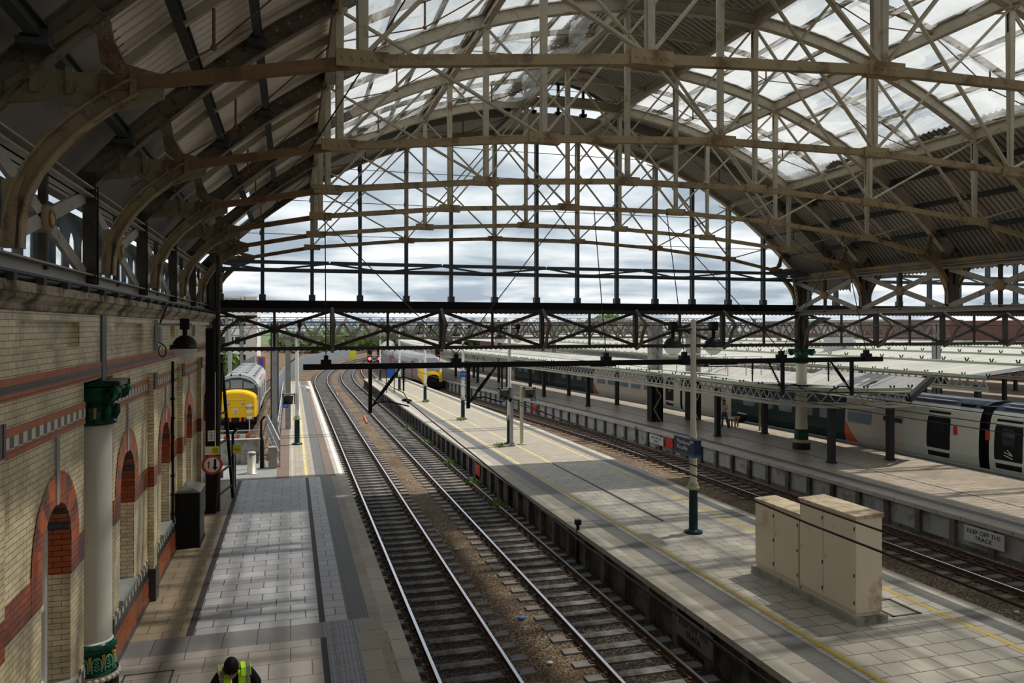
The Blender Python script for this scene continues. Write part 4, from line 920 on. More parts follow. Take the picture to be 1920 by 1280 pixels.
# wall lamp
t = thing('wall_lamp', 'dark globe lamp on a bracket fixed to the left brick wall', 'wall lamp', (-2.95, 19.2, 6.5)); mb = MB()
mb.box(-3.0, -2.93, 19.12, 19.28, 6.25, 6.95); mb.box(-3.0, -2.2, 19.16, 19.24, 6.82, 6.88); mb.box(-2.98, -2.85, 19.05, 19.35, 6.45, 6.8); mb.build('bracket', M['galv'], t)
lamp_head(t, -2.36, 19.2, 6.33, .28, .12)
mb = MB(); mb.tube([(-2.9,19.1,6.45)]+[(-2.82+.08*cos(a), 19.05, 6.25+.14*sin(a)) for a in [pi/2-2*pi*i/12 for i in range(12)]], .014, 0, 6); mb.build('cable', M['wire'], t); mb = MB(); mb.tube([(-2.9,19.2,6.85),(-2.85,19.2,7.0),(-2.75,19.3,7.3)], .02, 0, 6); mb.build('cable', M['wire'], t)
mb = MB(); mb.tube([(-2.95, 21.6, 1.7), (-2.95, 21.6, 5.9)], .035, 0, 8)
for i in range(8): mb.box(-3.0, -2.9, 21.55, 21.65, 1.9+.5*i, 1.95+.5*i)
solo(mb, 'downpipe', M['black'], 'thin black pipe running up the left wall below the globe lamp', 'pipe', (-2.95, 21.6, 1.6))
# ================= OVERHEAD LINE =================
BS = 22.0
t = thing('overhead_boom', 'long black overhead line boom hung across the tracks on wires', 'overhead line boom', (10, BS, 5.72)); mb = MB()
mb.box(.33, 19.75, BS-.07, BS+.07, 5.60, 5.76)
for x in (.95, 4.65, 9.4, 12.1, 15.7, 19.1): mb.box(x-.14, x+.14, BS-.12, BS+.12, 5.62, 5.88); mb.box(x-.06, x+.06, BS-.09, BS+.09, 5.86, 6.0)
for x in (8.9, 13.2): 
    for i in range(12): mb.lathe([(0,0),(.1,0),(.1,.03),(0,.03)], x+i*.07, BS, 5.66, 0, 8, axis='x')
mb.build('boom_tube', M['black'], t)
def insul(x, z0_, z1, tilt=0):
    mb = MB(); n = int((z1-z0_)/.07); mb.tube([(x, BS, z1), (x+tilt, BS, z0_)], .025, 0, 6)
    for i in range(1, n-3):
        f = i/n; mb.lathe([(.02,0),(.065,-.015),(.065,-.025),(.02,-.03)], x+tilt*f, BS, z1+(z0_-z1)*f, 0, 8)
    mb.build('insulator', M['black'], t)
def drop(x, L, arm, side=1, st=True):
    mb = MB(); mb.box(x-.05, x+.05, BS-.05, BS+.05, 5.7-L, 5.66); mb.build('drop_post', M['black'], t)
    if st: 
        mb = MB(); p = V((x+.85*side, BS, 5.62)); q = V((x+.07*side, BS, 5.7-L+.22)); mb.tube([p, q], .03, 0, 6)
        for i in range(4, 12): c = p+(q-p)*(i/16); mb.ball(c, .06, 0, 7, 4)
        mb.build('strut', M['black'], t)
    mb = MB(); mb.tube([(x, BS, 5.7-L+.15), (x+.2*side, BS, 5.7-L+.3), (x+.5*side, BS, 5.7-L+.32), (x+arm*side, BS, 5.7-L+.16)], .022, 0, 6); mb.build('registration_arm', M['black'], t)
drop(2.17, 1.35, 1.1); insul(3.12, 4.95, 5.66); drop(5.02, 1.3, 1.0); insul(6.05, 4.95, 5.66)
insul(14.6, 5.0, 5.66); insul(15.2, 4.7, 5.66, .55); drop(15.75, 1.15, .8, 1, False); insul(17.56, 4.95, 5.66); drop(18.5, 1.25, .9, -1, True)
WL = []
def wire(pts, lab, r=.012, cat='wire', nm='overhead_wire', m='wire', grp=None):
    mb = MB(); mb.tube(pts, r, 0, 5); return solo(mb, nm, M[m], lab, cat, pts[0], grp)
wire([(3.25, -4, 4.25), (3.2, 8, 4.32), (3.15, 21, 4.7), (3.12, 22, 4.9), (3.3, 26, 4.75), (3.4, 60, 4.7), (3.5+1, 120, 4.8)], 'contact wire over the left hand track, running under the boom', .014)
wire([(6.1, -4, 4.3), (6.1, 8, 4.38), (6.05, 21, 4.75), (6.05, 22, 4.9), (6.3, 26, 4.8), (6.6, 60, 4.75), (7.5, 120, 4.8)], 'upper contact wire over the second track, crossing in front of the beige cabinets', .014)
wire([(6.6, -4, 4.38), (6.6, 8, 4.42), (6.5, 20, 4.5), (6.4, 60, 4.4), (7.6, 120, 4.5)], 'lower contact wire over the second track, crossing in front of the beige cabinets', .014)
for a, z, d in ((18.3, 4.35, 'highest'), (18.6, 4.05, 'middle'), (18.9, 3.8, 'lowest')):
    wire([(a, -4, z), (a, 22, z+.1), (a, 40, z+.3), (a+c3(70), 70, z+.4), (a+c3(110), 110, z+.5)], '%s of the wires over the far track, in front of the long train' % d, .014)
for q, lab in (((3.6, 24.2), 'first'), ((6.5, 24), 'second')):
    mb = MB(); x = q[0]-.45; mb.tube([(x+.13*cos(a), q[1]-2.6-.28*sin(a), 4.72) for a in [2*pi*i/14 for i in range(15)]], .02, 0, 5)
    for d in (-.32, .3): mb.ball((x, q[1]-2.6+d, 4.7), .05, 0, 7, 5)
    solo(mb, 'wire_clamp', M['black'], 'black looped tension clamp on the wire over the %s track, just below the boom' % lab, 'clamp', (x, q[1]-2.6, 4.7))
for p, q, lab in (((.95, BS, 5.95), (.95, 22.6, 10.1), 'leftmost vertical hanger rod holding the boom'), ((9.4, BS, 5.95), (9.4, 23, 10.65), 'middle vertical hanger rod holding the boom'), ((12.1, BS, 5.95), (12.1, 23.2, 10.65), 'vertical hanger rod behind the nearest twin lamps'), ((19.1, BS, 5.95), (19.1, 23.2, 10.1), 'rightmost vertical hanger rod holding the boom'),
    ((4.65, BS, 6.0), (.85, 23.4, 10.05), 'stay wire slanting up left from the boom between the near tracks'), ((4.65, BS, 6.0), (8.65, 23.4, 10.65), 'stay wire slanting up right from the boom between the near tracks'),
    ((15.7, BS, 6.0), (11.8, 23.4, 10.65), 'stay wire slanting up left from the boom near the cream column'), ((15.7, BS, 6.0), (19.4, 23.4, 10.2), 'stay wire slanting up right from the boom near the cream column')):
    o = wire([p, q], lab, .016, 'stay wire', 'stay_wire')
wire([(2.62, 9.8, 13.1), (1.2, 12, 11.0), (.3, 14.2, 9.9)], 'single black cable hanging diagonally at the upper left of the roof', .012, 'cable', 'cable')
# ---- portal gantry with lattice legs ----
def gantry(a0, a1, s, zb, zt_, dp, lab, legs, m, pitch=1.1):
    t = thing('portal_gantry', lab, 'gantry', (a0, s, 0)); mb = MB()
    for ss in (s-dp/2, s+dp/2):
        for z in (zb, zt_): mb.box(a0, a1, ss-.06, ss+.06, z-.06, z+.06)
        n = int((a1-a0)/pitch)
        for i in range(n):
            x = a0+i*pitch; mb.bar((x, ss, zb), (x+pitch/2, ss, zt_), .08, .09); mb.bar((x+pitch/2, ss, zt_), (x+pitch, ss, zb), .08, .09)
    n = int((a1-a0)/(pitch*2))
    for i in range(n): x = a0+i*pitch*2; mb.bar((x, s-dp/2, zt_), (x+pitch, s+dp/2, zt_), .05, .05); mb.bar((x+pitch, s+dp/2, zt_), (x+2*pitch, s-dp/2, zt_), .05, .05)
    mb.build('truss', m, t)
    for x, kind, w in legs:
        mb = MB()
        if kind == 'box':
            mb.box(x-w/2, x-w/2+.05, s-w/2, s+w/2, -.2, zt_); mb.box(x+w/2-.05, x+w/2, s-w/2, s+w/2, -.2, zt_); mb.box(x-w/2, x+w/2, s+w/2-.04, s+w/2, -.2, zt_); mb.box(x-w/2, x+w/2, s-w/2, s-w/2+.03, -.2, zt_)
        else:
            for g in (-1, 1): mb.box(x+g*w/2-.13, x+g*w/2+.13, s-.3, s+.3, 3.9, zt_)
            z = PZ; k = 1
            z = 4.0
            while z < zt_-.8: mb.bar((x-w/2*k, s-.3, z), (x+w/2*k, s-.3, z+.8), .06, .08); z += .8; k = -k
            m5 = MB()
            for g in (-1, 1): m5.box(x+g*w/2-.15, x+g*w/2+.15, s-.32, s+.32, PZ, 3.9)
            z = PZ
            while z < 3.2: m5.bar((x-w/2*k, s-.3, z), (x+w/2*k, s-.3, z+.8), .06, .08, 1); z += .8; k = -k
            m5.build('lower_leg', [M['black'], M['galv']], t)
        mb.build('leg', M['mast'], t)
    return t
gantry(-1.0, 45.2, 44.3, 6.15, 7.05, .9, 'nearest lattice overhead gantry spanning just beyond the glazed screen', [(-.85, 'box', .42), (22.3, 'lat', .5), (25.0, 'lat', .5), (44.5, 'box', .4)], mat('brown_grey_truss_steel', (.17,.15,.13), .6, .1, .25, 2))
gantry(-6, 62, 86, 5.9, 7.3, 1.0, 'second lattice overhead gantry, seen behind the nearest one', [(-5, 'box', .4), (30, 'box', .4), (61, 'box', .4)], M['mast'], 1.5)
gantry(-12, 90, 132, 6.6, 8.4, 1.2, 'third lattice overhead gantry in the distance', [(-10, 'box', .5), (40, 'box', .5), (88, 'box', .5)], M['mast'], 2)
gantry(-20, 110, 185, 6.4, 8.6, 1.4, 'farthest lattice overhead gantry against the trees', [(-16, 'box', .6), (50, 'box', .6), (100, 'box', .6)], M['mast'], 2.6)
q = px(536, 826, PZ); mb = MB(); mb.ibeam((-.15, 47, -.2), (-.15, 47, 6.6), .3, .3, .04, 0, (0,1,0)); mb.bar((-.15, 47, 4.6), (1.6, 47, 6.0), .1, .1); solo(mb, 'line_mast', M['mast'], 'slim grey overhead line mast right behind the thick grey mast', 'mast', (-.15, 47, 0))
for X, s, lab in ((431, 96, 'pale mast in front of the white office building'), (930, 120, 'pale overhead mast beyond the platform ends, centre'), (1010, 150, 'distant mast among the far gantries')):
    u = (X-960)/1435; a = s*(.2778+.9606*u)/(.9606-.2778*u); mb = MB(); mb.box(a-.2, a+.2, s-.2, s+.2, -.7, 7.5); solo(mb, 'line_mast', M['galv'], lab, 'mast', (a, s, -.7))
# signals
for X, Y, s, lab in ((693, 671, 92, 'left red signal beyond the middle platform'), (711, 671, 94, 'second red signal, right of the left one'), (820, 671, 88, 'red signal at the far canopy end, right of the yellow nosed train')):
    u = (X-960)/1435; a = s*(.2778+.9606*u)/(.9606-.2778*u); d = .2778*a+.9606*s; z = 6.79-(Y-612)*d/1435
    t = thing('rail_signal', lab, 'signal', (a, s, 0)); mb = MB(); mb.box(a-.06, a+.06, s, s+.12, 0, z+.9); mb.build('post', M['galv'], t)
    mb = MB(); mb.box(a-.28, a+.28, s-.15, s, z-.45, z+.35); mb.box(a-.28, a+.28, s-.15, s, z+.45, z+1.3); mb.build('head', M['black'], t)
    mb = MB(); mb.lathe([(0,-.02),(.2,-.02),(.2,.02)], a, s-.17, z, 0, 14, axis='y'); mb.build('red_lamp', emis('red_signal_light', (1,.04,.05), 6), t)
# ================= TRAINS =================
def body(mb, sec, stations, rowmat):
    """stations: (y, xcentre, scale_w, scale_h, zref)"""
    n = len(sec); vs = []
    for y, xc, sw, sh in stations:
        for x, z in sec: vs.append((xc+x*sw, y, .45+(z-.45)*sh))
    o = len(mb.v); mb.v += vs
    for i in range(len(stations)-1):
        for j in range(n-1):
            mb.f.append((o+i*n+j, o+i*n+j+1, o+(i+1)*n+j+1, o+(i+1)*n+j)); mb.m.append(rowmat(j, stations[i][0])); mb.s.append(False)
    for k in (0, len(stations)-1):
        mb.f.append(tuple(o+k*n+j for j in range(n))); mb.m.append(rowmat(0, stations[k][0])); mb.s.append(False)
half = [(1.16,.42),(1.30,.75),(1.37,1.2),(1.37,1.85),(1.34,2.35),(1.28,2.8),(1.20,3.05),(1.08,3.25),(.86,3.42),(.45,3.55),(0,3.58)]
PSEC = [(-x, z) for x, z in half]+[(x, z) for x, z in half[:-1][::-1]]
def zx(z):   # half width at height z
    for (x0, z0_), (x1, z1) in zip(half, half[1:]):
        if z0_ <= z <= z1: return x0+(x1-x0)*(z-z0_)/(z1-z0_)
    return 1.2
TC = 29.75
def tcx(s): return TC+c3(s)
PEND = thing('passenger_train', 'long pale and dark green passenger train standing beyond the canopied platform', 'train', (TC, 30, 0))
pm = [M['beige'], M['ltgrey'], M['teal'], M['roofnavy'], M['black'], M['trmgrey']]
def coach(y0, y1, zones, doors, windows, wedge, near=True):
    mb = MB(); st = sorted(set([y0+.25, y1-.25]+[z[0] for z in zones]+list(rng(y0+.25, y1-.25, 3))))
    stations = [(y, tcx(y), 1, 1) for y in st]
    def rm(j, y):
        if 7 <= j <= 12: return 3
        if j in (6, 13): return 1
        if j in (0, 19): return 4
        m = 0
        for a, k in zones:
            if y >= a-1e-4: m = k
        return m
    body(mb, PSEC, stations, rm); c = mb.build('coach', pm, PEND)
    def patch(nm, ya, yb, za_, zb, m, off=.012, mats=None):
        mb = MB(); n = 4
        zz = [za_+(zb-za_)*i/n for i in range(n+1)]
        for i in range(n):
            r = .06 if i in (0,) else 0; r2_ = .06 if i == n-1 else 0
            mb.add([(tcx(ya)-zx(zz[i])-off, ya+r, zz[i]), (tcx(ya)-zx(zz[i+1])-off, ya+r2_, zz[i+1]), (tcx(yb)-zx(zz[i+1])-off, yb-r2_, zz[i+1]), (tcx(yb)-zx(zz[i])-off, yb-r, zz[i]),
                (tcx(ya)-zx(zz[i])+.05, ya+r, zz[i]), (tcx(ya)-zx(zz[i+1])+.05, ya+r2_, zz[i+1]), (tcx(yb)-zx(zz[i+1])+.05, yb-r2_, zz[i+1]), (tcx(yb)-zx(zz[i])+.05, yb-r, zz[i])], [(0,1,2,3),(0,4,5,1),(2,6,7,3),(1,5,6,2),(0,3,7,4)])
        return mb.build(nm, m, c)
    for ya, yb in doors:
        patch('door', ya, yb, .9, 2.95, M['black'], .014); patch('door_window', ya+.35, yb-.35, 1.9, 2.6, M['glassdk'], .022)
    for ya, yb in windows: patch('window', ya, yb, 1.80, 2.50, M['glassbl'], .018)
    for y in wedge:
        mb = MB(); x = tcx(y)-1.39; mb.add([(x, y, 1.8), (x, y, 1.2), (x+.09, y, .78), (x+.09, y-.95*near, .78), (x, y-.5*near, 1.2)], [(0,1,2,3,4)]); mb.build('orange_wedge', M['orange'], c)
    for y in (y0+.02, y1-.25):
        mb = MB(); mb.box(tcx(y)-1.05, tcx(y)+1.05, y-.45 if y < y0+1 else y, y+.23 if y < y0+1 else y+.7, .6, 3.4); mb.build('gangway', M['black'], c)
    for y in (y0+3.5, y1-3.5):
        mb = MB(); x = tcx(y); mb.box(x-1.15, x+1.15, y-1.6, y+1.6, .18, .5)
        for d in (-1.2, 1.2):
            for g in (-1, 1): mb.lathe([(0,-.06),(.42,-.06),(.42,.06),(0,.06)], x+g*.75, y+d, .42, 0, 16, axis='x')
        mb.build('bogie', M['black'], c)
    mb = MB()
    for zz, xx in ((3.40, .92), (3.52, .6)): 
        mb.tube([(tcx(y)-xx, y, zz+.03) for y in rng(y0+.6, y1-.6, 4)], .03, 0, 5)
    mb.box(tcx(y0)-.5, tcx(y0)+.5, y0+4, y0+8, 3.5, 3.66); mb.build('roof_rail', M['galv'], c)
    return c
coach(2.2, 25.75, [(2, 0), (22.2, 1)], [(23.95, 25.25)], [(15, 16.6), (18.5, 20)], [])
coach(26.95, 50.6, [(26, 1), (30.2, 0), (34.2, 2), (44.5, 0), (48.2, 1)], [(27.5, 28.8), (48.7, 49.9)], [(32.3, 34.0)]+[(35.0+1.75*i, 36.2+1.75*i) for i in range(5)]+[(45.2, 46.4)], [34.2])
coach(50.8, 75.0, [(50.6, 1), (52.8, 0), (64.5, 2)], [(51.5, 52.6), (73.0, 74.1)], [(54.3+2.0*i, 55.8+2.0*i) for i in range(5)]+[(65.2+1.7*i, 66.2+1.7*i) for i in range(4)], [64.5])
coach(75.2, 99.4, [(75, 2), (84.5, 0)], [(76.0, 77.2), (97, 98)], [(78.3+1.9*i, 79.5+1.9*i) for i in range(10)], [])
coach(99.6, 123.8, [(99, 0), (108, 2)], [(100.4, 101.6)], [(103+1.9*i, 104.2+1.9*i) for i in range(10)], [])
mb = MB(); mx_ = tcx(53.8)-1.40; tri = [(54.3, 2.35), (53.9, 1.6), (53.5, 1.45)]
for (p, q), (r_, s_) in zip(tri, tri[1:]+tri[:1]): mb.bar((mx_, p, q), (mx_+.01, r_, s_), .02, .03)
mb.build('emblem', M['orange'], PEND)
mb = MB(); mx_ = tcx(24.4)-1.42
for p, q in (((24.75, 1.62), (24.35, 1.5)), ((24.75, 1.5), (24.35, 1.38)), ((24.6, 1.72), (24.35, 1.5))): mb.bar((mx_, *p), (mx_, *q), .015, .03)
mb.build('door_emblem', M['white'], PEND)
mb = MB()
mb.box(TC-1.395, TC-1.38, 30.3, 31.5, 2.14, 2.36); mb.build('name_plate', M['teal'], PEND)
mb = MB()
for y in (25.6, 27.25): mb.box(TC-1.395, TC-1.36, y-.13, y+.05, 2.0, 2.4)
mb.build('warning_label', M['red'], PEND)
# ---- yellow nosed train on the far track ----
VOY = thing('passenger_train', 'grey passenger train with yellow nose and red doors, near the red signals', 'train', (14.9, 84, 0))
vx = lambda s: 18.85+c3(s)-.15
vh = [(1.18,.35),(1.34,.8),(1.37,1.3),(1.36,2.0),(1.3,2.7),(1.15,3.2),(.8,3.55),(.4,3.7),(0,3.74)]
VSEC = [(-x, z) for x, z in vh]+[(x, z) for x, z in vh[:-1][::-1]]
def vcoach(y0, y1, nose):
    mb = MB(); st = []
    if nose: st = [(y0, vx(y0), .5, .34), (y0+.12, vx(y0), .74, .46), (y0+.5, vx(y0), .86, .60), (y0+1.2, vx(y0), .93, .80), (y0+2.2, vx(y0), .98, .96), (y0+3.4, vx(y0), 1, 1)]
    st += [(y, vx(y), 1, 1) for y in rng(y0+(5 if nose else .2), y1-.2, 4)]
    body(mb, VSEC, st, lambda j, y: (3 if nose and ((y < y0+.45 and 1 <= j <= 14) or (y < y0+1.9 and j in (2, 3, 4, 11, 12, 13))) else (0 if j in (0, 15) else (2 if 5 <= j <= 10 else 1))))
    c = mb.build('coach', [M['black'], mat('train_mid_grey', (.17,.17,.18), .3, 0, .1, 1), mat('train_roof_grey', (.24,.24,.25), .5, 0, .15, 1), M['yel']], VOY)
    def patch(nm, ya, yb, za_, zb, m, off=.02):
        mb = MB(); mb.box(vx(ya)-1.37-off, vx(ya)-1.30, ya, yb, za_, zb); mb.build(nm, m, c)
    k = 0; y = y0+(7 if nose else 3)
    while y < y1-3: patch('window', y, y+1.3, 1.9, 2.55, M['glassdk']); y += 1.8
    for y in ((y0+4.6 if nose else y0+1.4), y1-2.4): patch('door', y, y+.9, .95, 2.9, mat('train_crimson_door', (.45,.03,.06), .4), .03)
    return c
c = vcoach(83.5, 106.5, True)
mb = MB(); x = vx(83.5)
mb.add([(x-.85, 83.62, 2.0), (x+.85, 83.62, 2.0), (x+1.0, 84.3, 2.85), (x+.55, 84.75, 3.35), (x-.55, 84.75, 3.35), (x-1.0, 84.3, 2.85)], [(0,1,2,3,4,5)]); mb.build('windscreen', mat('windscreen_glass', (.12,.14,.16), .15), VOY)
mb = MB()
for g in (-1, 1): mb.ball((x+g*.85, 83.85, 1.35), .17, 0, 10, 6, (1, .5, 1))
mb.build('headlight', M['black'], VOY)
mb = MB(); mb.box(x-1.0, x+1.0, 83.3, 84.2, .25, .75); mb.box(x-.2, x+.2, 83.0, 83.5, .7, .95); mb.build('coupler', M['black'], VOY)
for k in range(3): vcoach(106.8+23.2*k, 129.6+23.2*k, False)
# ---- yellow fronted locomotive ----
LX, LY = -3.4, 52.0
t = thing('diesel_locomotive', 'grey diesel locomotive with bright yellow nose in the bay left of the sunlit platform', 'locomotive', (LX, LY, 0))
lh = [(1.30,.95),(1.34,1.1),(1.34,2.75),(1.30,2.95),(1.12,3.25),(.8,3.5),(.4,3.64),(0,3.68)]
LSEC = [(-a, b) for a, b in lh]+[(a, b) for a, b in lh[:-1][::-1]]
mb = MB(); body(mb, LSEC, [(LY+1.9, LX, 1, .985), (LY+2.2, LX, 1, 1), (LY+10, LX, 1, 1), (LY+18, LX, 1, 1), (LY+18.7, LX, .97, .97)], lambda j, y: 1 if 4 <= j <= 9 else 0)
for y in (4, 6.2, 8.5, 11, 13.5, 16): mb.box(LX-.55, LX+.55, LY+y, LY+y+1.5, 3.6, 3.69, 1); mb.box(LX+.62, LX+1.05, LY+y, LY+y+1.0, 3.4, 3.46, 1)
for y in (5, 9, 13): mb.box(LX+1.33, LX+1.36, LY+y, LY+y+1.8, 1.5, 2.5, 2)
mb.box(LX+1.33, LX+1.37, LY+2.9, LY+3.5, 1.1, 2.7, 2); mb.box(LX+1.25, LX+1.3, LY+6, LY+12, 3.02, 3.1, 3)
mb.build('body', [mat('loco_side_grey', (.36,.38,.37), .45, 0, .12, 1.5), mat('loco_roof_grey', (.21,.22,.22), .6, 0, .15, 1.5), M['trmgrey'], M['red']], t)
nose = []
for i in range(13):
    a = pi*i/12; nose.append((LX-1.24*cos(a)*(1 if abs(cos(a)) < .95 else 1), 2.22+.52*sin(a)))
NP = [(LX-1.24, 1.0)]+nose+[(LX+1.24, 1.0)]
mb = MB(); sh = [(x if True else x, z) for x, z in NP]
def ring(f, dz, y): return [(LX+(x-LX)*f, y, 1.0+(z-1.0)*dz) for x, z in NP]
R_ = [ring(.90, .90, LY), ring(.965, .965, LY+.05), ring(1, 1, LY+.2), ring(1.03, 1.0, LY+1.0)]; n = len(NP)
vs = [p for r in R_ for p in r]; mb.add(vs, [(i*n+j, i*n+(j+1) % n, (i+1)*n+(j+1) % n, (i+1)*n+j) for i in range(3) for j in range(n)]+[tuple(range(n))], 0, False)
mb.build('nose', M['yel'], t)
# cab front above the nose
mb = MB(); cab = [(LX-1.32, 2.0)]+[(LX-1.32*cos(pi*i/14), 2.62+1.0*sin(pi*i/14)) for i in range(15)]+[(LX+1.32, 2.0)]; n = len(cab)
vs = [(x, LY+1.0, 2.0+(z-2.0)*.93) for x, z in cab]+[(x, LY+1.95, z) for x, z in cab]
mb.add(vs, [tuple(range(n))]+[(j, (j+1) % n, n+(j+1) % n, n+j) for j in range(n)], 0); mb.box(LX-1.3, LX+1.3, LY+.9, LY+2.0, 1.0, 2.3, 1)
mb.build('cab', [M['trmgrey'], M['yel']], t)
for dx0, dx1, z1a, z1b in ((-1.12, -.44, 3.02, 3.27), (-.36, .36, 3.34, 3.34), (.44, 1.12, 3.27, 3.02)):
    mb = MB(); mb.add([(LX+dx0, LY+.985, 2.78), (LX+dx1, LY+.985, 2.78), (LX+dx1, LY+.985, z1b), (LX+dx0, LY+.985, z1a), (LX+dx0, LY+1.02, 2.78), (LX+dx1, LY+1.02, 2.78), (LX+dx1, LY+1.02, z1b), (LX+dx0, LY+1.02, z1a)], [(0,1,2,3),(0,4,5,1),(1,5,6,2),(2,6,7,3),(3,7,4,0)]); mb.build('windscreen', M['glassbl'], t)
mb = MB()
for g in (-.35, .2): mb.tube([(LX+g, LY+1.4, 3.6), (LX+g+.02, LY+1.1, 3.66)], [.04, .07], 0, 8)
mb.build('horn', M['black'], t)
mb = MB()
for q in ((-.72, -.68, 1.72, 2.14), (.68, .72, 1.72, 2.14), (-.7, .7, 1.70, 1.74), (-.7, .7, 2.12, 2.16)): mb.box(LX+q[0], LX+q[1], LY-.03, LY+.02, q[2], q[3])
mb.build('headcode_panel', mat('loco_yellow_trim', (.95,.62,.05), .3), t)
for dx_, dz_ in ((-.45, 1.9), (.45, 1.9), (0, 1.42)):
    mb = MB(); mb.lathe([(0,-.04),(.09,-.04),(.11,0)], LX+dx_, LY-.01, dz_, 0, 12, axis='y'); mb.build('lamp', M['galv'], t)
mb = MB(); mb.box(LX-.15, LX+.15, LY-.03, LY, 1.28, 1.56); mb.build('lamp_housing', mat('pale_lamp_plate', (.7,.62,.45), .4), t)
text('number', '37676', .2, M['black'], t, (LX+.86, LY-.012, 1.6), (R(90), 0, 0))
mb = MB(); mb.box(LX-1.3, LX+1.3, LY+.05, LY+.6, .65, 1.0)
for g in (-.85, .85): mb.lathe([(.12,0),(.12,-.35),(.24,-.38),(.24,-.44),(0,-.46)], LX+g, LY+.1, .85, 0, 14, axis='y')
mb.build('buffer_beam', M['black'], t)
mb = MB()
for dx_ in (-1.0, -.3, .3, .6, 1.05): mb.box(LX+dx_-.06, LX+dx_+.06, LY-.06, LY+.06, .75, 1.0)
mb.build('brake_pipe', M['orange'], t)
for y in (4, 14.5):
    mb = MB(); mb.box(LX-1.2, LX+1.2, LY+y-2.2, LY+y+2.2, .3, .95)
    for d in (-1.8, 0, 1.8):
        for g in (-1, 1): mb.lathe([(0,-.07),(.5,-.07),(.5,.07),(0,.07)], LX+g*.75, LY+y+d, .5, 0, 16, axis='x')
    mb.build('bogie', M['black'], t)
# ================= CANOPIES =================
def canopy(a0, a1, s0, s1, prof, lab, zc=4.05, cf=c3, roofm='canroof', lat=True, rounded=None, posts=(), nm='platform_canopy', lam=200, ridge=None):
    t = thing(nm, lab, 'canopy', ((a0+a1)/2, s0, PZ)); YS = rng(s0, s1, 6); mb = MB()
    for (xa, z_a), (xb, z_b), mi in prof:
        n = len(YS); mb.add([(xa+cf(y), y, z_a) for y in YS]+[(xb+cf(y), y, z_b) for y in YS], [(i, i+n, i+n+1, i+1) for i in range(n-1)], mi)
        mb.add([(xa+cf(y), y, z_a-.06) for y in YS]+[(xb+cf(y), y, z_b-.06) for y in YS], [(i, i+n, i+n+1, i+1) for i in range(n-1)], mi)
    mb.build('roof_sheet', [M[roofm], M['canroof_d'], M['cangreen']], t)
    def edge(path, nmx):
        g_ = MB(); gut = MB(); fb = MB(); yb = MB()
        for p, q in zip(path, path[1:]):
            p = V((*p, 0)); q = V((*q, 0)); Lh = (q-p).length
            g_.bar(p+V((0,0,zc-.08)), q+V((0,0,zc-.08)), .07, .06); g_.bar(p+V((0,0,zc-.52)), q+V((0,0,zc-.52)), .09, .07)
            k = max(1, round(Lh/.52))
            for i in range(k):
                A = p+(q-p)*(i/k); B = p+(q-p)*((i+.5)/k); C_ = p+(q-p)*((i+1)/k)
                g_.bar(A+V((0,0,zc-.5)), B+V((0,0,zc-.1)), .035, .05); g_.bar(B+V((0,0,zc-.1)), C_+V((0,0,zc-.5)), .035, .05)
                if i % 3 == 0: gut.bar(A+V((0,0,zc)), A+V((-.12,0,zc+.24)), .05, .05, 1); gut.bar(A+V((0,0,zc)), A+V((.12,0,zc+.24)), .05, .05, 1)
            gut.bar(p+V((0,0,zc+.07)), q+V((0,0,zc+.07)), .22, .16); fb.bar(p+V((0,0,zc-.66)), q+V((0,0,zc-.66)), .06, .14)
        g_.build('lattice_edge', M['cangrid'], t); gut.build('gutter', [M['cangreen'], M['black']], t); fb.build('fascia_board', mat('buff_fascia', (.36,.33,.25), .6, 0, .15, 2), t)
    if lat:
        path = []
        if rounded: path += rounded
        path += [(a0+cf(y), y) for y in rng(max(s0, (rounded[-1][1] if rounded else s0)), min(s1, lam), 4)]
        edge(path, 'l')
    if ridge:
        YY = rng(s0, 120, 5)
        for xr, zr in ridge:
            rb_ = MB()
            for p, q in zip(YY, YY[1:]):
                rb_.bar((xr+cf(p), p, zr), (xr+cf(q), q, zr), .3, .14); y_ = p
                while y_ < q: rb_.bar((xr+cf(y_), y_, zr), (xr+cf(y_)-.14, y_, zr+.26), .05, .05, 1); rb_.bar((xr+cf(y_), y_, zr), (xr+cf(y_)+.14, y_, zr+.26), .05, .05, 1); y_ += 1.67
            rb_.build('ridge_gutter', [M['cangreen'], M['black']], t)
    for x, y in posts:
        mb = MB(); mb.box(x-.13, x+.13, y-.13, y+.13, PZ, zc-.55); mb.box(x-.17, x+.17, y-.17, y+.17, PZ, PZ+.06); mb.build('post', mat('dark_grey_post', (.03,.032,.035), .4), t)
    return t
posts = [(22.9, 28.5), (25.95, 28.4), (22.5, 37.2), (25.6, 37.4), (21.6, 54), (24.2, 54.5), (21.0, 62.7), (23.4, 63), (20.2, 71.5), (22.6, 71.7), (19.3, 80), (21.7, 80.2), (18.8, 89), (21, 89)]
cv = [(26.3, 27.6), (25.2, 27.45), (23.9, 27.55), (22.7, 27.95), (21.7, 28.7), (21.15, 29.7), (21.0, 31)]
canopy(21.0, 28.3, 30.9, 165, [((21.05, 4.15), (23.6, 4.05), 0), ((23.6, 4.05), (26.4, 3.85), 0), ((26.4, 3.85), (27.6, 4.25), 0)], 'long glazed canopy with rounded lattice end over the canopied platform', 4.0, rounded=cv, posts=posts)
t = thing('canopy_end', 'dark ribbed end roof of the canopy rising to a black end beam', 'canopy roof', (25, 28.5, 4)); mb = MB()
f1 = [(26.3,27.6),(25.2,27.45),(23.9,27.55),(22.7,27.95),(21.7,28.7),(21.15,29.7),(21.0,30.9),(26.6,30.9),(26.6,28)]; mb.add([(x, y, 3.92+.02*(26.6-x)) for x, y in f1], [tuple(range(len(f1)))], 0)
mb.add([(x, y, 3.86+.02*(26.6-x)) for x, y in f1], [tuple(range(len(f1)))], 0)
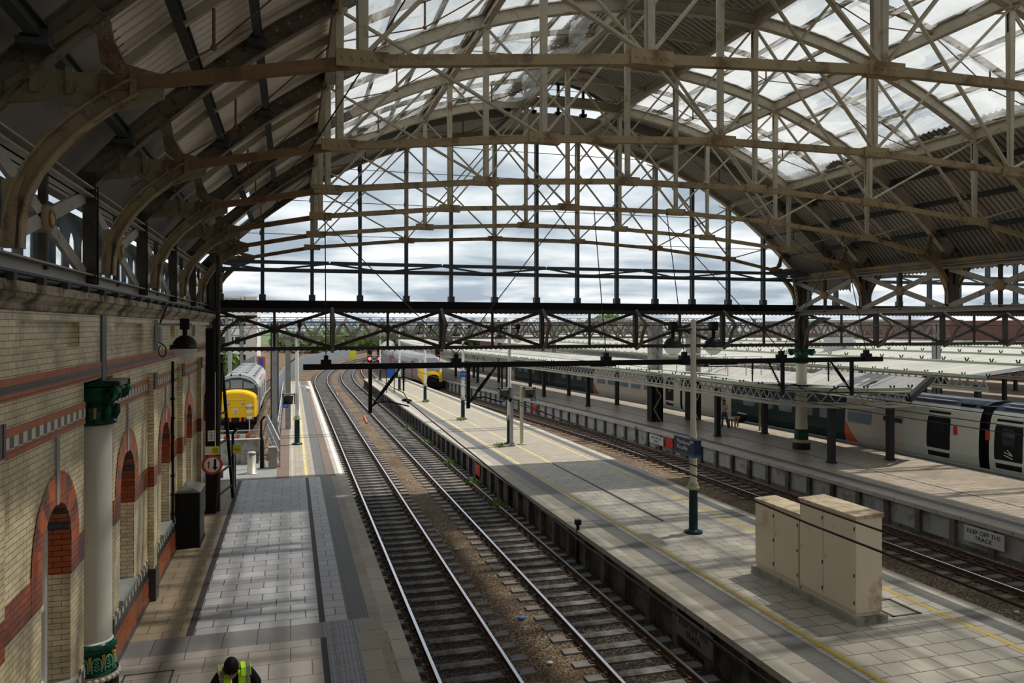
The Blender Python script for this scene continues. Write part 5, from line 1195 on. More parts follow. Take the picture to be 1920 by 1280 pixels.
mb.add([(26.6,28,3.87),(28.4,28.6,4.42),(28.3,36,4.42),(26.6,36,3.87)], [(0,1,2,3)], 1); mb.add([(26.6,28,3.81),(28.4,28.6,4.36),(28.3,36,4.36),(26.6,36,3.81)], [(0,1,2,3)], 1); mb.build('roof_sheet', [M['canroof_d'], M['canroof_d']], t)  # flat end sheet darkened as well, painting in the shade over it
mb = MB(); mb.bar((26.2,27.6,3.6), (28.5,28.7,4.38), .2, .3); mb.build('end_beam', M['black'], t)
flat = lambda s: c3(s)*.6
for a0, a1, s0, lab, zc, hz in ((35, 43, 31.5, 'next pale canopy beyond the long train, green gutter in front', 4.1, 0), (44, 52, 27, 'second pale canopy beyond the long train', 4.2, .1), (53.5, 62, 30, 'third pale canopy beyond the long train', 4.3, .2), (64, 76, 38, 'farthest pale canopy in front of the red brick building', 4.4, .3)):
    m_ = (a0+a1)/2
    canopy(a0, a1, s0, 200, [((a0, zc+.15), (m_, zc+.55+hz), 0), ((m_, zc+.55+hz), (a1, zc+.2+hz), 0)], lab, zc, flat, 'canroof', True, None, [(a0+1.5, s0+2+8*i) for i in range(4)], lam=120, ridge=[(m_, zc+.6+hz), (a1, zc+.25+hz)])
    mb = MB()
    lane(mb, a0-1.0, a1+1.2, rng(0, 200, 10), PZ, 0, flat); face(mb, a0-1.0, rng(0, 200, 10), -.5, PZ, 0, flat); struct(mb, 'platform_floor', [M['pv_p3']])
mb = MB(); mb.box(45.6, 48.2, 57, 57.8, 4.6, 6.5); solo(mb, 'equipment_box', M['galv'], 'pale grey equipment boxes standing on the far canopy roof', 'equipment', (47, 57.4, 4.6))
# roof plant on the near canopy behind the column
t = thing('roof_access_cage', 'small barred frame with dark curved cover behind the cream column', 'roof plant', (25, 40, 4.1)); mb = MB()
mb.prism([(23.4+1.1*cos(a)+.4, 4.5+.45*sin(a)) for a in [pi*i/10 for i in range(11)]], 'y', 39, 42); mb.build('cover', M['black'], t)
mb = MB()
for x in (22.8, 24, 25.2, 26.2):
    for y in (38.6, 42.4): mb.tube([(x, y, 4.0), (x, y, 5.1)], .03, 0, 5)
for z in (4.6, 5.1):
    for y in (38.6, 42.4): mb.tube([(22.8, y, z), (26.2, y, z)], .025, 0, 5)
mb.build('rail_frame', M['galv'], t)
# ================= FAR BUILDINGS, TREES =================
def bldg(x0, x1, y0, y1, z1, m, rows, cols, lab, roofm=None, wm='glassdk', sill=.3, zb=-.7):
    t = thing('office_building', lab, 'building', ((x0+x1)/2, y0, zb)); mb = MB(); mb.box(x0, x1, y0, y1, zb, z1); mb.build('wall', m, t)
    h = (z1-zb)/rows
    for r in range(rows):
        mb = MB()
        for c in range(cols):
            w_ = (x1-x0)/cols; mb.box(x0+c*w_+.15, x0+(c+1)*w_-.15, y0-.08, y0+.02, zb+h*r+h*sill, zb+h*(r+1)-h*.28)
        mb.build('window_band', M[wm], t)
    return t
t = bldg(-42, -6.0, 150, 168, 12.6, M['white'], 4, 9, 'white office block with dark window bands, left of the far tracks', wm='glassdk')
text('lettering', 'Network Rail', .9, M['trmgrey'], t, (-9.5, 149.85, 12.0), (R(90), 0, 0))
mb = MB(); mb.box(-8, -6.2, 149.8, 150.1, -.7, 12.4); mb.build('stair_tower', mat('pale_pink_render', (.62,.55,.5), .8), t)
def far(x0, x1, y0, y1, z1, m, lab, cat='building', nm='building'):
    mb = MB(); mb.box(x0, x1, y0, y1, -.7, z1); solo(mb, nm, m, lab, cat, ((x0+x1)/2, y0, -.7))
farbrick = brick('distant_red_brick', (.20,.085,.07), (.15,.065,.055), (.12,.08,.07), .5, .17, 'wall', .03, .8, .5, .3, .1)
far(82, 90, 60, 96, 7.6, farbrick, 'taller red brick building at the right edge behind the canopies')
far(80, 90, 96, 190, 5.9, farbrick, 'long low red brick wall behind the canopies')
far(90.5, 106, 100, 132, 8.0, M['canroof'], 'pale glass roof above the red brick wall')
far(55, 72, 205, 225, 6.0, farbrick, 'red brick block behind the far gantries, centre right')
far(-20, -8, 118, 124, 2.6, M['canroof_d'], 'low grey shed in front of the white office block')
far(10, 24, 262, 275, 5.6, M['white'], 'low white building beyond the curving tracks')
far(30, 52, 300, 320, 7.4, mat('pale_distant_block', (.45,.46,.47), .8), 'pale grey block behind the far trees')
far(-5, 4, 235, 245, 4.6, mat('distant_purple_hoarding', (.22,.2,.4), .7), 'purple and blue hoarding beyond the white office block')
t = thing('brick_hut', 'tiny brick hut with a blue door behind the locomotive', 'hut', (-4.6, 132, -.2)); mb = MB(); mb.box(-5.3, -4.0, 132, 134, -.2, 2.0); mb.build('wall', mat('orange_brick', (.42,.16,.08), .8), t); mb = MB(); mb.box(-4.95, -4.35, 131.9, 132, -.1, 1.7); mb.build('door', mat('bright_blue_door', (.05,.09,.5), .5), t)
def fence(pts, h, m, lab, gap=.17):
    t = thing('palisade_fence', lab, 'fence', (*pts[0], -.2)); mb = MB(); rl = MB()
    for p, q in zip(pts, pts[1:]):
        p = V((*p, 0)); q = V((*q, 0)); n = int((q-p).length/gap)
        for i in range(n): c = p+(q-p)*(i/n); mb.bar(c+V((0,0,-.2)), c+V((0,0,h)), .11, .03)
        for z in (.3, h-.4): rl.bar(p+V((0,0.05,z)), q+V((0,.05,z)), .04, .06)
    mb.build('pale', m, t); rl.build('rail', m, t)
fence([(-1.2, 78), (-.6, 100), (1.5, 125), (6, 150), (13, 175)], 2.0, mat('pale_blue_grey_fence', (.52,.56,.60), .5), 'long pale palisade fence curving beside the far left tracks')
fence([(-14, 110), (-6, 112), (-5.6, 130)], 2.2, mat('green_grey_fence', (.25,.32,.28), .6), 'grey green palisade fence behind the locomotive')
fence([(-9.5, 66), (-6.6, 64)], 2.4, mat('light_blue_hoarding', (.30,.45,.62), .6), 'light blue boards at the left of the locomotive', .12)
mb = MB(); mb.box(12.5, 13.9, 172, 172.2, -.2, 1.6); mb.box(7.9, 9.3, 172, 172.2, -.1, 1.5); solo(mb, 'yellow_board', M['signyel'], 'yellow board by the palisade fence where the tracks curve away', 'board', (11, 172, -.2))
def tree(x, y, r, h, lab, sd, nb=900):
    t = thing('leafy_tree', lab, 'tree', (x, y, -.7), 'trees and bushes beyond the shed'); mb = MB(); mb.tube([(x, y, -.7), (x+.1, y, h*.6)], [.25, .12], 0, 6); mb.build('trunk', M['bark'], t)
    mb = MB(); mb.cloud((x, y, h*.55), (r, r, h*.5), nb, max(.22, r*.12), 0, 2, sd)
    for i in range(3): mb.cloud((x+(i-1)*r*.6, y, h*(.5+.1*(i % 2))), (r*.6, r*.6, h*.35), nb//4, max(.2, r*.1), 0, 2, sd+i)
    mb.build('foliage', [M['leaf'], M['leaf2']], t)
for i, (x, y, r, h, d) in enumerate(((-9, 100, 3, 4.2, 'bush left of the locomotive, in front of the white offices'), (-13.5, 104, 3.5, 4.6, 'bush at the far left beside the column'), (6, 215, 6, 5.6, 'tree above the far end of the left platform'), (16, 230, 7, 6.3, 'tree right of the far left platform end'), (30, 250, 8, 6.0, 'tree behind the far gantry, left of centre'), (45, 260, 8, 6.5, 'tree behind the far gantry, centre'), (62, 270, 8, 6.2, 'tree above the yellow nosed train'), (80, 275, 9, 6.6, 'tree behind the far gantry, right of centre'), (98, 270, 9, 7.2, 'tree above the canopies, centre right'), (112, 262, 9, 10.6, 'tall tree rising over the gantries, centre right'), (124, 262, 8, 9, 'tree right of the tall one'), (150, 250, 7, 7.4, 'small tree above the long brick wall'), (86, 58, 2, 7.9, 'small bush peeking over the brick building at the far right'), (0, 225, 5, 5, 'tree right of the white offices'))):
    tree(x, y, r, h, 'green '+d, i*7)
mb = MB(); rg = random.Random(5); S = 2400; n = 60; vs = []
for i in range(n+1):
    x = -700+i*60; h = 14+16*abs(sin(i*.21+.9))+5*sin(i*.7)+(10 if 8 < i < 18 else 0); vs += [(x, S, -2), (x, S+500, h)]
mb.add(vs, [(2*i, 2*i+2, 2*i+3, 2*i+1) for i in range(n)], 0); struct(mb, 'hills', [mat('hazy_blue_hills', (.20,.27,.36), 1, 0, .1, .002)])
mb = MB(); vs = []
for i in range(81):
    x = -500+i*16; vs += [(x, 330, -1), (x, 345, 3.2+1.5*sin(i*.9)+1.2*sin(i*2.3)+rg.random())]
mb.add(vs, [(2*i, 2*i+2, 2*i+3, 2*i+1) for i in range(80)], 0); struct(mb, 'far_treeline', [mat('far_tree_green', (.12,.17,.09), 1, 0, .5, .12)])
# ================= PLATFORM OBJECTS =================
# beige equipment cabinets
t = thing('equipment_cabinet', 'lower left pair of the beige steel cabinets, with a small box on its door', 'cabinet', (11.2, 15.5, .95), 'beige cabinets'); X0, X1 = 10.92, 11.55
mb = MB(); mb.box(10.86, 11.63, 12.78, 16.42, PZ, .95); mb.prism([(10.86, 12.78), (11.63, 12.78), (11.6, 12.82), (10.89, 12.82)], 'z', .95, .96); solo(mb, 'cabinet_plinth', M['conc'], 'stained concrete plinth under the beige cabinets', 'plinth', (11.2, 14.6, PZ))
def cab(t, y0, y1, zt_, split, over):
    mb = MB(); mb.box(X0, X1, y0, y1, 1.03, zt_-.05); mb.box(X0+.02, X1-.02, y0+.02, y1-.02, .95, 1.03); mb.build('body', M['cab'], t)
    mb = MB(); mb.add([(X0-over, y0-over, zt_-.05), (X1+over, y0-over, zt_-.05), (X1+over, y1+over, zt_-.05), (X0-over, y1+over, zt_-.05), (X0-over, y0-over, zt_), (X1+over, y0-over, zt_+.03), (X1+over, y1+over, zt_+.03), (X0-over, y1+over, zt_)], [(0,3,2,1),(4,5,6,7),(0,1,5,4),(1,2,6,5),(2,3,7,6),(3,0,4,7)]); mb.build('lid', M['cab_top'], t)
    for a, b in ((y0+.02, split-.012), (split+.012, y1-.02)):
        mb = MB(); mb.box(X0-.018, X0, a, b, 1.08, zt_-.1); d = mb.build('door', M['cab'], t)
        mb = MB(); mb.box(X0-.03, X0-.015, b-.07, b-.05, 1.9, 1.98); mb.build('handle', M['cab_top'], d)
        mb = MB()
        for z in (1.2, 1.75, zt_-.3): mb.tube([(X0-.022, a+.01, z), (X0-.022, a+.01, z+.07)], .014, 0, 6)
        mb.build('hinge', M['iron_dark'], d)
cab(t, 14.66, 16.32, 2.62, 15.55, .02)
mb = MB(); mb.box(X0-.1, X0-.02, 15.88, 16.12, 2.12, 2.42); mb.build('switch_box', M['cab'], t)
t2 = thing('equipment_cabinet', 'taller right pair of the beige steel cabinets, nearest the camera', 'cabinet', (11.2, 13.7, .95), 'beige cabinets')
cab(t2, 12.86, 14.62, 2.99, 13.83, .03)
for y in (13.5, 14.2): mb = MB(); mb.prism([(y-.035, 2.6), (y+.035, 2.6), (y, 2.67)], 'x', X0-.022, X0-.018); mb.build('warning_sticker', M['signyel'], t2)
mb = MB()
for a, b in ((11.95, 12.02), (12.62, 12.69)): mb.box(a, b, 13.0, 13.9, PZ, PZ+.008)
for a, b in ((13.0, 13.05), (13.85, 13.9)): mb.box(11.95, 12.69, a, b, PZ, PZ+.008)
solo(mb, 'manhole_cover', M['slot'], 'square inset access cover right of the beige cabinets', 'manhole cover', (12.3, 13.4, PZ))
# black cabinet against the wall
t = thing('black_cabinet', 'tall black cabinet with a hipped lid standing against the left brick wall', 'cabinet', (-2.7, 22.9, PZ)); mb = MB(); mb.box(-2.96, -2.38, 22.35, 23.55, PZ, 2.3); mb.box(-2.98, -2.36, 22.33, 23.57, PZ, PZ+.06); mb.build('body', M['black'], t)
mb = MB(); b_ = [(-2.99,22.3,2.3),(-2.35,22.3,2.3),(-2.35,23.6,2.3),(-2.99,23.6,2.3)]; mb.add(b_+[(-2.75,22.7,2.48),(-2.75,23.2,2.48)], [(0,1,4),(1,2,5,4),(2,3,5),(3,0,4,5)]); mb.build('hipped_lid', mat('dusty_black_lid', (.10,.10,.095), .5), t)
mb = MB(); mb.box(-2.385, -2.372, 22.45, 23.45, .95, 2.2); mb.build('side_door', mat('dark_grey_door', (.035,.037,.04), .4), t)
# stanchion with signs, stay frame
t = thing('steel_stanchion', 'black steel stanchion at the wall end carrying the round give-way sign', 'post', (-2.5, 26.5, PZ)); mb = MB(); mb.ibeam((-2.5, 26.5, PZ), (-2.5, 26.5, 6.75), .26, .26, .035, 0, (0,1,0)); mb.box(-2.62, -2.38, 26.40, 26.6, PZ, 6.75); mb.box(-2.68, -2.32, 26.3, 26.7, PZ, PZ+.05); mb.build('post', M['black'], t)
mb = MB(); mb.tube([(-2.27, 26.6, PZ), (-2.27, 26.6, 9.1)], .07, 0, 10); mb.build('grey_pipe', M['iron_dark'], t)
t = thing('stay_ladder', 'black leaning ladder-like stay frame beside the stanchion', 'frame', (-2.1, 27, PZ)); 
p0, p1, p2 = V((-2.2, 27.2, 5.6)), V((-2.35, 26.3, PZ)), V((-1.95, 28.6, PZ))
for q in (p1, p2): mb = MB(); mb.bar(p0, q, .09, .09); mb.build('leg', M['black'], t)
for f in (.35, .55, .75, .9): mb = MB(); mb.bar(p0+(p1-p0)*f, p0+(p2-p0)*f, .06, .06); mb.build('rung', M['black'], t)
t = thing('round_sign', 'round white give-way sign with red ring and two arrows, on the black stanchion', 'sign', (-2.44, 26.2, 2.34)); sx, sy, sz = -2.43, 26.35, 2.36
def disc(r0, r1, y, m, nm):
    mb = MB(); mb.lathe([(r0,-.01),(r1,-.01),(r1,.01),(r0,.01)] if r0 else [(0,-.01),(r1,-.01),(r1,.01)], sx, y, sz, 0, 28, axis='y'); mb.build(nm, m, t)
disc(0, .26, sy, M['white'], 'face'); disc(.245, .32, sy-.004, M['red'], 'ring')
def arrow(x, up, w, h, m, nm):
    z0_, z1 = (sz-h/2, sz+h/2) if up else (sz+h/2, sz-h/2); s_ = 1 if up else -1
    mb = MB(); mb.prism([(x-w/4, z0_), (x+w/4, z0_), (x+w/4, z1-s_*w*.7), (x-w/4, z1-s_*w*.7)], 'y', sy-.02, sy-.012); mb.prism([(x-w*.6, z1-s_*w*.7), (x+w*.6, z1-s_*w*.7), (x, z1)], 'y', sy-.02, sy-.012); mb.build(nm, m, t)
arrow(sx-.1, True, .09, .24, mat('dark_red_arrow', (.3,.03,.03), .5), 'red_arrow'); arrow(sx+.09, False, .15, .36, M['black'], 'black_arrow')
def board(x0, x1, z0_, z1, y, m, lab, txt=None, ts=.05, tm=None, cat='sign', nm='warning_sign', half_=None):
    t = thing(nm, lab, cat, ((x0+x1)/2, y, z0_)); mb = MB(); mb.box(x0, x1, y-.015, y+.015, z0_, z1); mb.build('plate', m, t)
    if half_: mb = MB(); mb.box(x0, x0+(x1-x0)*half_, y-.02, y-.015, z0_, z1); mb.build('panel', M['white'], t); mb = MB(); xc = x0+(x1-x0)*half_/2; w_ = (x1-x0)*half_*.35; mb.prism([(xc-w_, (z0_+z1)/2-w_*.8), (xc+w_, (z0_+z1)/2-w_*.8), (xc, (z0_+z1)/2+w_)], 'y', y-.025, y-.02); mb.build('triangle', M['signyel'], t)
    if txt: text('lettering', txt, ts, tm or M['black'], t, ((x0+x1)/2+(x1-x0)*(half_ or 0)/2, y-.02, (z0_+z1)/2), (R(90), 0, 0))
    return t
board(-2.64, -2.2, 2.68, 2.95, 26.355, M['signyel'], 'yellow and white caution sign above the round sign', 'Caution\nvehicles\ncrossing', .055, None, half_=.42)
board(-2.56, -2.36, 3.12, 3.46, 26.355, M['white'], 'small white number plate on the stanchion above the caution sign', 'M\n183\n60', .09, nm='number_plate')
board(-2.0, -1.72, 2.25, 2.55, 29.222, M['signyel'], 'small yellow warning sign on a thin post right of the round sign', 'Caution', .06, nm='warning_sign')
mb = MB(); mb.tube([(-1.95, 29.25, PZ), (-1.95, 29.25, 2.6)], .025, 0, 6); solo(mb, 'sign_pole', M['galv'], 'thin pole carrying the small yellow warning sign', 'post', (-1.95, 29.25, PZ))
for X, Y, lab in ((438, 912, 'black cranked post with leaning top, nearer the stanchion'), (491, 876, 'black cranked post beside the square concrete block')):
    x, y = px(X, Y, PZ); t = thing('black_post', lab, 'post', (x, y, PZ)); mb = MB(); mb.tube([(x, y, PZ), (x, y, PZ+1.15)], .085, 0, 12); mb.tube([(x, y, PZ+1.15), (x, y, PZ+1.25), (x-.03, y, PZ+1.3)], [.085, .06, .055], 0, 10); mb.build('base', M['black'], t)
    mb = MB(); mb.tube([(x-.03, y, PZ+1.28), (x-.03, y, PZ+2.0), (x+.12, y, PZ+2.2)], .05, 0, 8); mb.build('upper', M['black'], t)
x, y = px(472, 886, PZ); t = thing('steel_bollard', 'fat stainless bollard on the asphalt left of the sunlit platform', 'bollard', (x, y, PZ)); mb = MB(); mb.lathe([(0,0),(.3,0),(.3,.02),(.17,.03),(.17,.74),(.155,.75),(.155,.78),(.17,.79),(.17,.85),(.15,.88),(0,.88)], x, y, PZ, 0, 24); mb.build('body', mat('bollard_steel', (.42,.40,.36), .45, .3, .2, 4), t)
x, y = px(511, 877, PZ); mb = MB(); mb.box(x-.17, x+.17, y-.05, y+.4, PZ, PZ+.9); solo(mb, 'concrete_block', M['conc'], 'square concrete pillar at the foot of the galvanised railing', 'block', (x, y, PZ))
mb = MB(); mb.box(-4.6, -1.35, 35.4, 35.7, PZ, 1.83); mb.box(-4.65, -1.3, 35.36, 35.74, 1.83, 1.88); solo(mb, 'low_wall', M['conc'], 'rough grey concrete dwarf wall in front of the locomotive', 'wall', (-3, 35.5, PZ))
def rail_fence(p, q, h, lab, n, mesh, nm='railing', mt='galv'):
    t = thing(nm, lab, 'railing', (*p, PZ)); P = V((*p, PZ)); Q = V((*q, PZ)); mb = MB()
    for i in range(n+1): mb = MB(); c = P+(Q-P)*(i/n); mb.bar(c, c+V((0,0,h)), .05, .05); mb.build('post', M[mt], t)
    mb = MB()
    for z in (h, h*.55, .12): mb.bar(P+V((0,0,z)), Q+V((0,0,z)), .05, .05)
    mb.build('rail', M[mt], t)
    if mesh:
        mb = MB(); L_ = (Q-P).length; k = int(L_/.09)
        for i in range(k): c = P+(Q-P)*(i/k); mb.bar(c+V((0,0,.12)), c+V((0,0,h)), .008, .008)
        for i in range(int(h/.12)): z = .12+.12*i; mb.bar(P+V((0,0,z)), Q+V((0,0,z)), .008, .008)
        mb.build('wire_mesh', M[mt], t)
    return t
rail_fence((-.45, 34.2), (-1.25, 44.5), 1.15, 'galvanised railing running back from the concrete pillar to the locomotive', 6, True)
rail_fence((-4.6, 38.5), (-1.4, 38.2), 1.1, 'galvanised mesh barrier panel in front of the locomotive', 3, True)
rail_fence((-.62, 40.5), (-.62, 70), 1.2, 'tall pale handrail along the left edge of the sunlit platform', 12, False)
t = thing('barrier', 'red and white striped barrier behind the mesh panel, below the locomotive', 'barrier', (-3, 40, PZ)); mb = MB(); mb.box(-3.9, -2.0, 40, 40.05, .9, 1.5, 0); 
for i in range(4): mb.prism([(-3.8+.5*i, .9), (-3.6+.5*i, .9), (-3.4+.5*i, 1.5), (-3.6+.5*i, 1.5)], 'y', 39.985, 40.0, 1)
mb.build('panel', [M['white'], M['red']], t); mb = MB(); mb.box(-4.0, -3.94, 39.9, 40.2, -.2, 1.6); mb.box(-1.98, -1.92, 39.9, 40.2, -.2, 1.6); mb.build('foot', M['orange'], t)
mb = MB(); mb.box(-3.5, -3.1, 41.5, 42, -.2, 1.1); mb.prism([(-3.6, -.2), (-3.0, -.2), (-3.3, .9)], 'y', 41.2, 41.5); solo(mb, 'equipment_stack', M['red'], 'small heap of red equipment behind the striped barrier', 'equipment', (-3.3, 41.5, -.2))
t = thing('warning_board', 'white triangular warning board at the left of the mesh barrier', 'sign', (-4.3, 38, PZ)); mb = MB(); mb.prism([(-4.7, 1.15), (-3.9, 1.15), (-4.3, 1.8)], 'y', 37.9, 37.93); mb.box(-4.33, -4.27, 37.93, 37.98, PZ, 1.8); mb.build('plate', M['white'], t); mb = MB(); mb.prism([(-4.5, 1.25), (-4.1, 1.25), (-4.3, 1.62)], 'y', 37.88, 37.9); mb.build('symbol', M['orange'], t)
t = thing('depot_signal', 'small shunt signal post with white plates in front of the locomotive nose', 'signal', (-1.9, 47, -.2)); mb = MB(); mb.tube([(-2.3, 47, -.2), (-2.3, 47, 2.5)], .03, 0, 6); mb.build('post', M['galv'], t)
for z in (1.45, 1.8, 2.15): mb = MB(); mb.box(-2.45, -2.15, 46.95, 46.98, z, z+.16); mb.build('plate', M['white'], t)
# customer information screens
def screen_box(x, y, z, lab, post, side, txt, mt='galv'):
    t = thing('information_screen', lab, 'information screen', (x, y, PZ)); mb = MB()
    if post: mb.box(x-.075, x+.075, y-.06, y+.06, PZ, z+.45); mb.box(x-.18, x+.18, y-.15, y+.15, PZ, PZ+.05); mb.build('post', M[mt], t)
    x0 = x+.08 if side > 0 else x-.08-.62; mb = MB()
    for q in ((x0, x0+.62, z+.36, z+.42), (x0, x0+.06, z-.1, z+.42), (x0+.56, x0+.62, z-.1, z+.42)): mb.box(q[0], q[1], y-.2, y+.12, q[2], q[3])
    mb.build('hood', mat('screen_hood_grey', (.20,.19,.175), .5), t)
    mb = MB(); mb.add([(x0+.07, y-.18, z+.32), (x0+.55, y-.18, z+.32), (x0+.5, y-.02, z-.12), (x0+.02, y-.02, z-.12), (x0+.07, y+.1, z+.32), (x0+.55, y+.1, z+.32), (x0+.5, y+.1, z-.12), (x0+.02, y+.1, z-.12)], [(0,1,2,3),(4,7,6,5),(0,4,5,1),(1,5,6,2),(2,6,7,3),(3,7,4,0)]); mb.build('screen', M['glassdk'], t)
    mb = MB(); bx0 = x0+(.34 if side > 0 else 0); mb.box(bx0, bx0+.3, y-.2, y-.17, z-.27, z-.08); mb.build('number_plate', M['signblue'], t)
    text('lettering', txt, .13, M['white'], t, (bx0+.15, y-.205, z-.175), (R(90), 0, 0)); return t
x, y = place(978, 832); screen_box(x, y, 3.3, 'information screen on the right hand cream post of the pair', True, 1, '10A', 'cream')
x, y = place(956, 833); screen_box(x+.04, y-.15, 3.3, 'information screen on the left hand grey post of the pair', True, -1, '107', 'galv')
x, y = place(557, 832); screen_box(x-.02, y-.22, 3.0, 'information screen on the lamp post of the left sunlit platform', False, -1, '310', 'galv')
t = thing('camera_dome', 'small white dome camera on the left sunlit platform lamp post', 'camera', (x+.5, y, 3.6)); mb = MB(); mb.tube([(x, y, 3.75), (x+.5, y, 3.75)], .03, 0, 6); mb.build('arm', M['white'], t); mb = MB(); mb.ball((x+.5, y, 3.62), .14, 0, 12, 8); mb.build('dome', M['white'], t)
# signs on the platform faces
def wall_sign(xw, y0, y1, z0_, z1, m, txt, ts, tm, lab, nm='track_sign'):
    t = thing(nm, lab, 'sign', (xw, (y0+y1)/2, z0_)); mb = MB(); mb.box(xw-.03, xw, y0, y1, z0_, z1); mb.build('plate', m, t)
    if txt: text('lettering', txt, ts, tm, t, (xw-.034, (y0+y1)/2, (z0_+z1)/2), (R(90), 0, R(-90)), .002, 'CENTER', .95)
greyplate = mat('dull_white_plate', (.50,.49,.46), .6, 0, .15, 4)
wall_sign(20.35, 17.75, 19.15, .12, .60, greyplate, 'KEEP OFF THE\nTRACK', .19, M['black'], 'white KEEP OFF THE TRACK sign on the canopied platform face, nearest the camera')
wall_sign(20.34+c3(40), 38.9, 40.6, .1, .58, greyplate, 'KEEP OFF THE\nTRACK', .19, M['black'], 'white KEEP OFF THE TRACK sign on the canopied platform face, beside the lamp post sign')
wall_sign(20.36+c3(38), 38.0, 38.8, .08, .6, M['red'], None, .1, M['white'], 'red notice on the canopied platform face next to a white sign')
wall_sign(20.35+c3(59), 58.0, 59, .0, .55, M['red'], None, .1, M['white'], 'red notice on the canopied platform face, far along under the screens')
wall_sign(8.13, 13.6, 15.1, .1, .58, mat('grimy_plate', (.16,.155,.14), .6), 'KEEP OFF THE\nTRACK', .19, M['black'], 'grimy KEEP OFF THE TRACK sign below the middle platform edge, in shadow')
wall_sign(8.13, 33.2, 34.0, .1, .6, M['red'], None, .1, M['white'], 'red notice below the middle platform edge where sunlight begins')
mb = MB(); mb.tube([(8.16, 21.2, -.2), (8.16, 21.2, 1.05)], .05, 0, 8); mb.box(8.08, 8.24, 21.12, 21.28, .95, 1.1); solo(mb, 'cable_post', M['black'], 'short black post clamped to the middle platform edge', 'post', (8.16, 21.2, -.2))
# weeds
for i, (X, Y, lab) in enumerate(((940, 835, 'at the foot of the paired screen posts'), (865, 786, 'at the foot of the blue signed lamp post'), (800, 752, 'at the foot of the lamp post before the yellow nosed train'))):
    x, y = place(X, Y); mb = MB(); mb.cloud((x-.1, y-.2, PZ+.1), (.3, .3, .12), 60, .05, 0, 2, i); solo(mb, 'weed_tuft', [M['leaf'], M['leaf2']], 'green weeds '+lab, 'weeds', (x, y, PZ))
for i, (x, y) in enumerate(((7.95, 33), (7.9, 38), (7.95, 45), (7.9, 52), (7.9, 28.5))):
    mb = MB(); mb.cloud((x-.15, y, -.08), (.3, .9, .16), 160, .06, 0, 2, i+9); solo(mb, 'weed_tuft', [M['leaf'], M['leaf2']], 'green weeds on the ballast below the middle platform edge, %s patch from the camera' % ['second','third','fourth','farthest','nearest'][i], 'weeds', (x, y, -.2))
# ================= PEOPLE =================
def skinned(name, chains, m, parent, sub=2):
    """chains: list of lists of (x,y,z,rx,ry); first point of a chain may be an int index of an earlier vertex"""
    me = bpy.data.meshes.new(name); vs = []; es = []; rd = []
    for ch in chains:
        prev = None
        for p in ch:
            if isinstance(p, int): prev = p; continue
            vs.append(p[:3]); rd.append((p[3], p[4] if len(p) > 4 else p[3]))
            if prev is not None: es.append((prev, len(vs)-1))
            prev = len(vs)-1
    me.from_pydata(vs, es, []); ob = bpy.data.objects.new(name, me); COL.objects.link(ob)
    mo = ob.modifiers.new('s', 'SKIN'); mo.use_smooth_shade = True
    sv = me.skin_vertices[0].data if me.skin_vertices else None
    if sv is None:
        bpy.context.view_layer.objects.active = ob; bpy.ops.mesh.customdata_skin_add(); sv = me.skin_vertices[0].data
    for i, r in enumerate(rd): sv[i].radius = r; sv[i].use_root = (i == 0)
    ob.modifiers.new('u', 'SUBSURF').levels = sub; ob.modifiers['u'].render_levels = sub
    m2_ = bpy.data.meshes.new_from_object(ob.evaluated_get(bpy.context.evaluated_depsgraph_get())); bpy.data.objects.remove(ob)
    m2_.materials.clear(); m2_.materials.append(m); m2_.polygons.foreach_set('use_smooth', [True]*len(m2_.polygons))
    o = bpy.data.objects.new(name, m2_); COL.objects.link(o); o.parent = parent; return o
def hand(px_, py_, pz_, dx, dy, dz, sc=1.0, th=1):
    """palm plus five fingers as chains starting from vertex index given later"""
    return
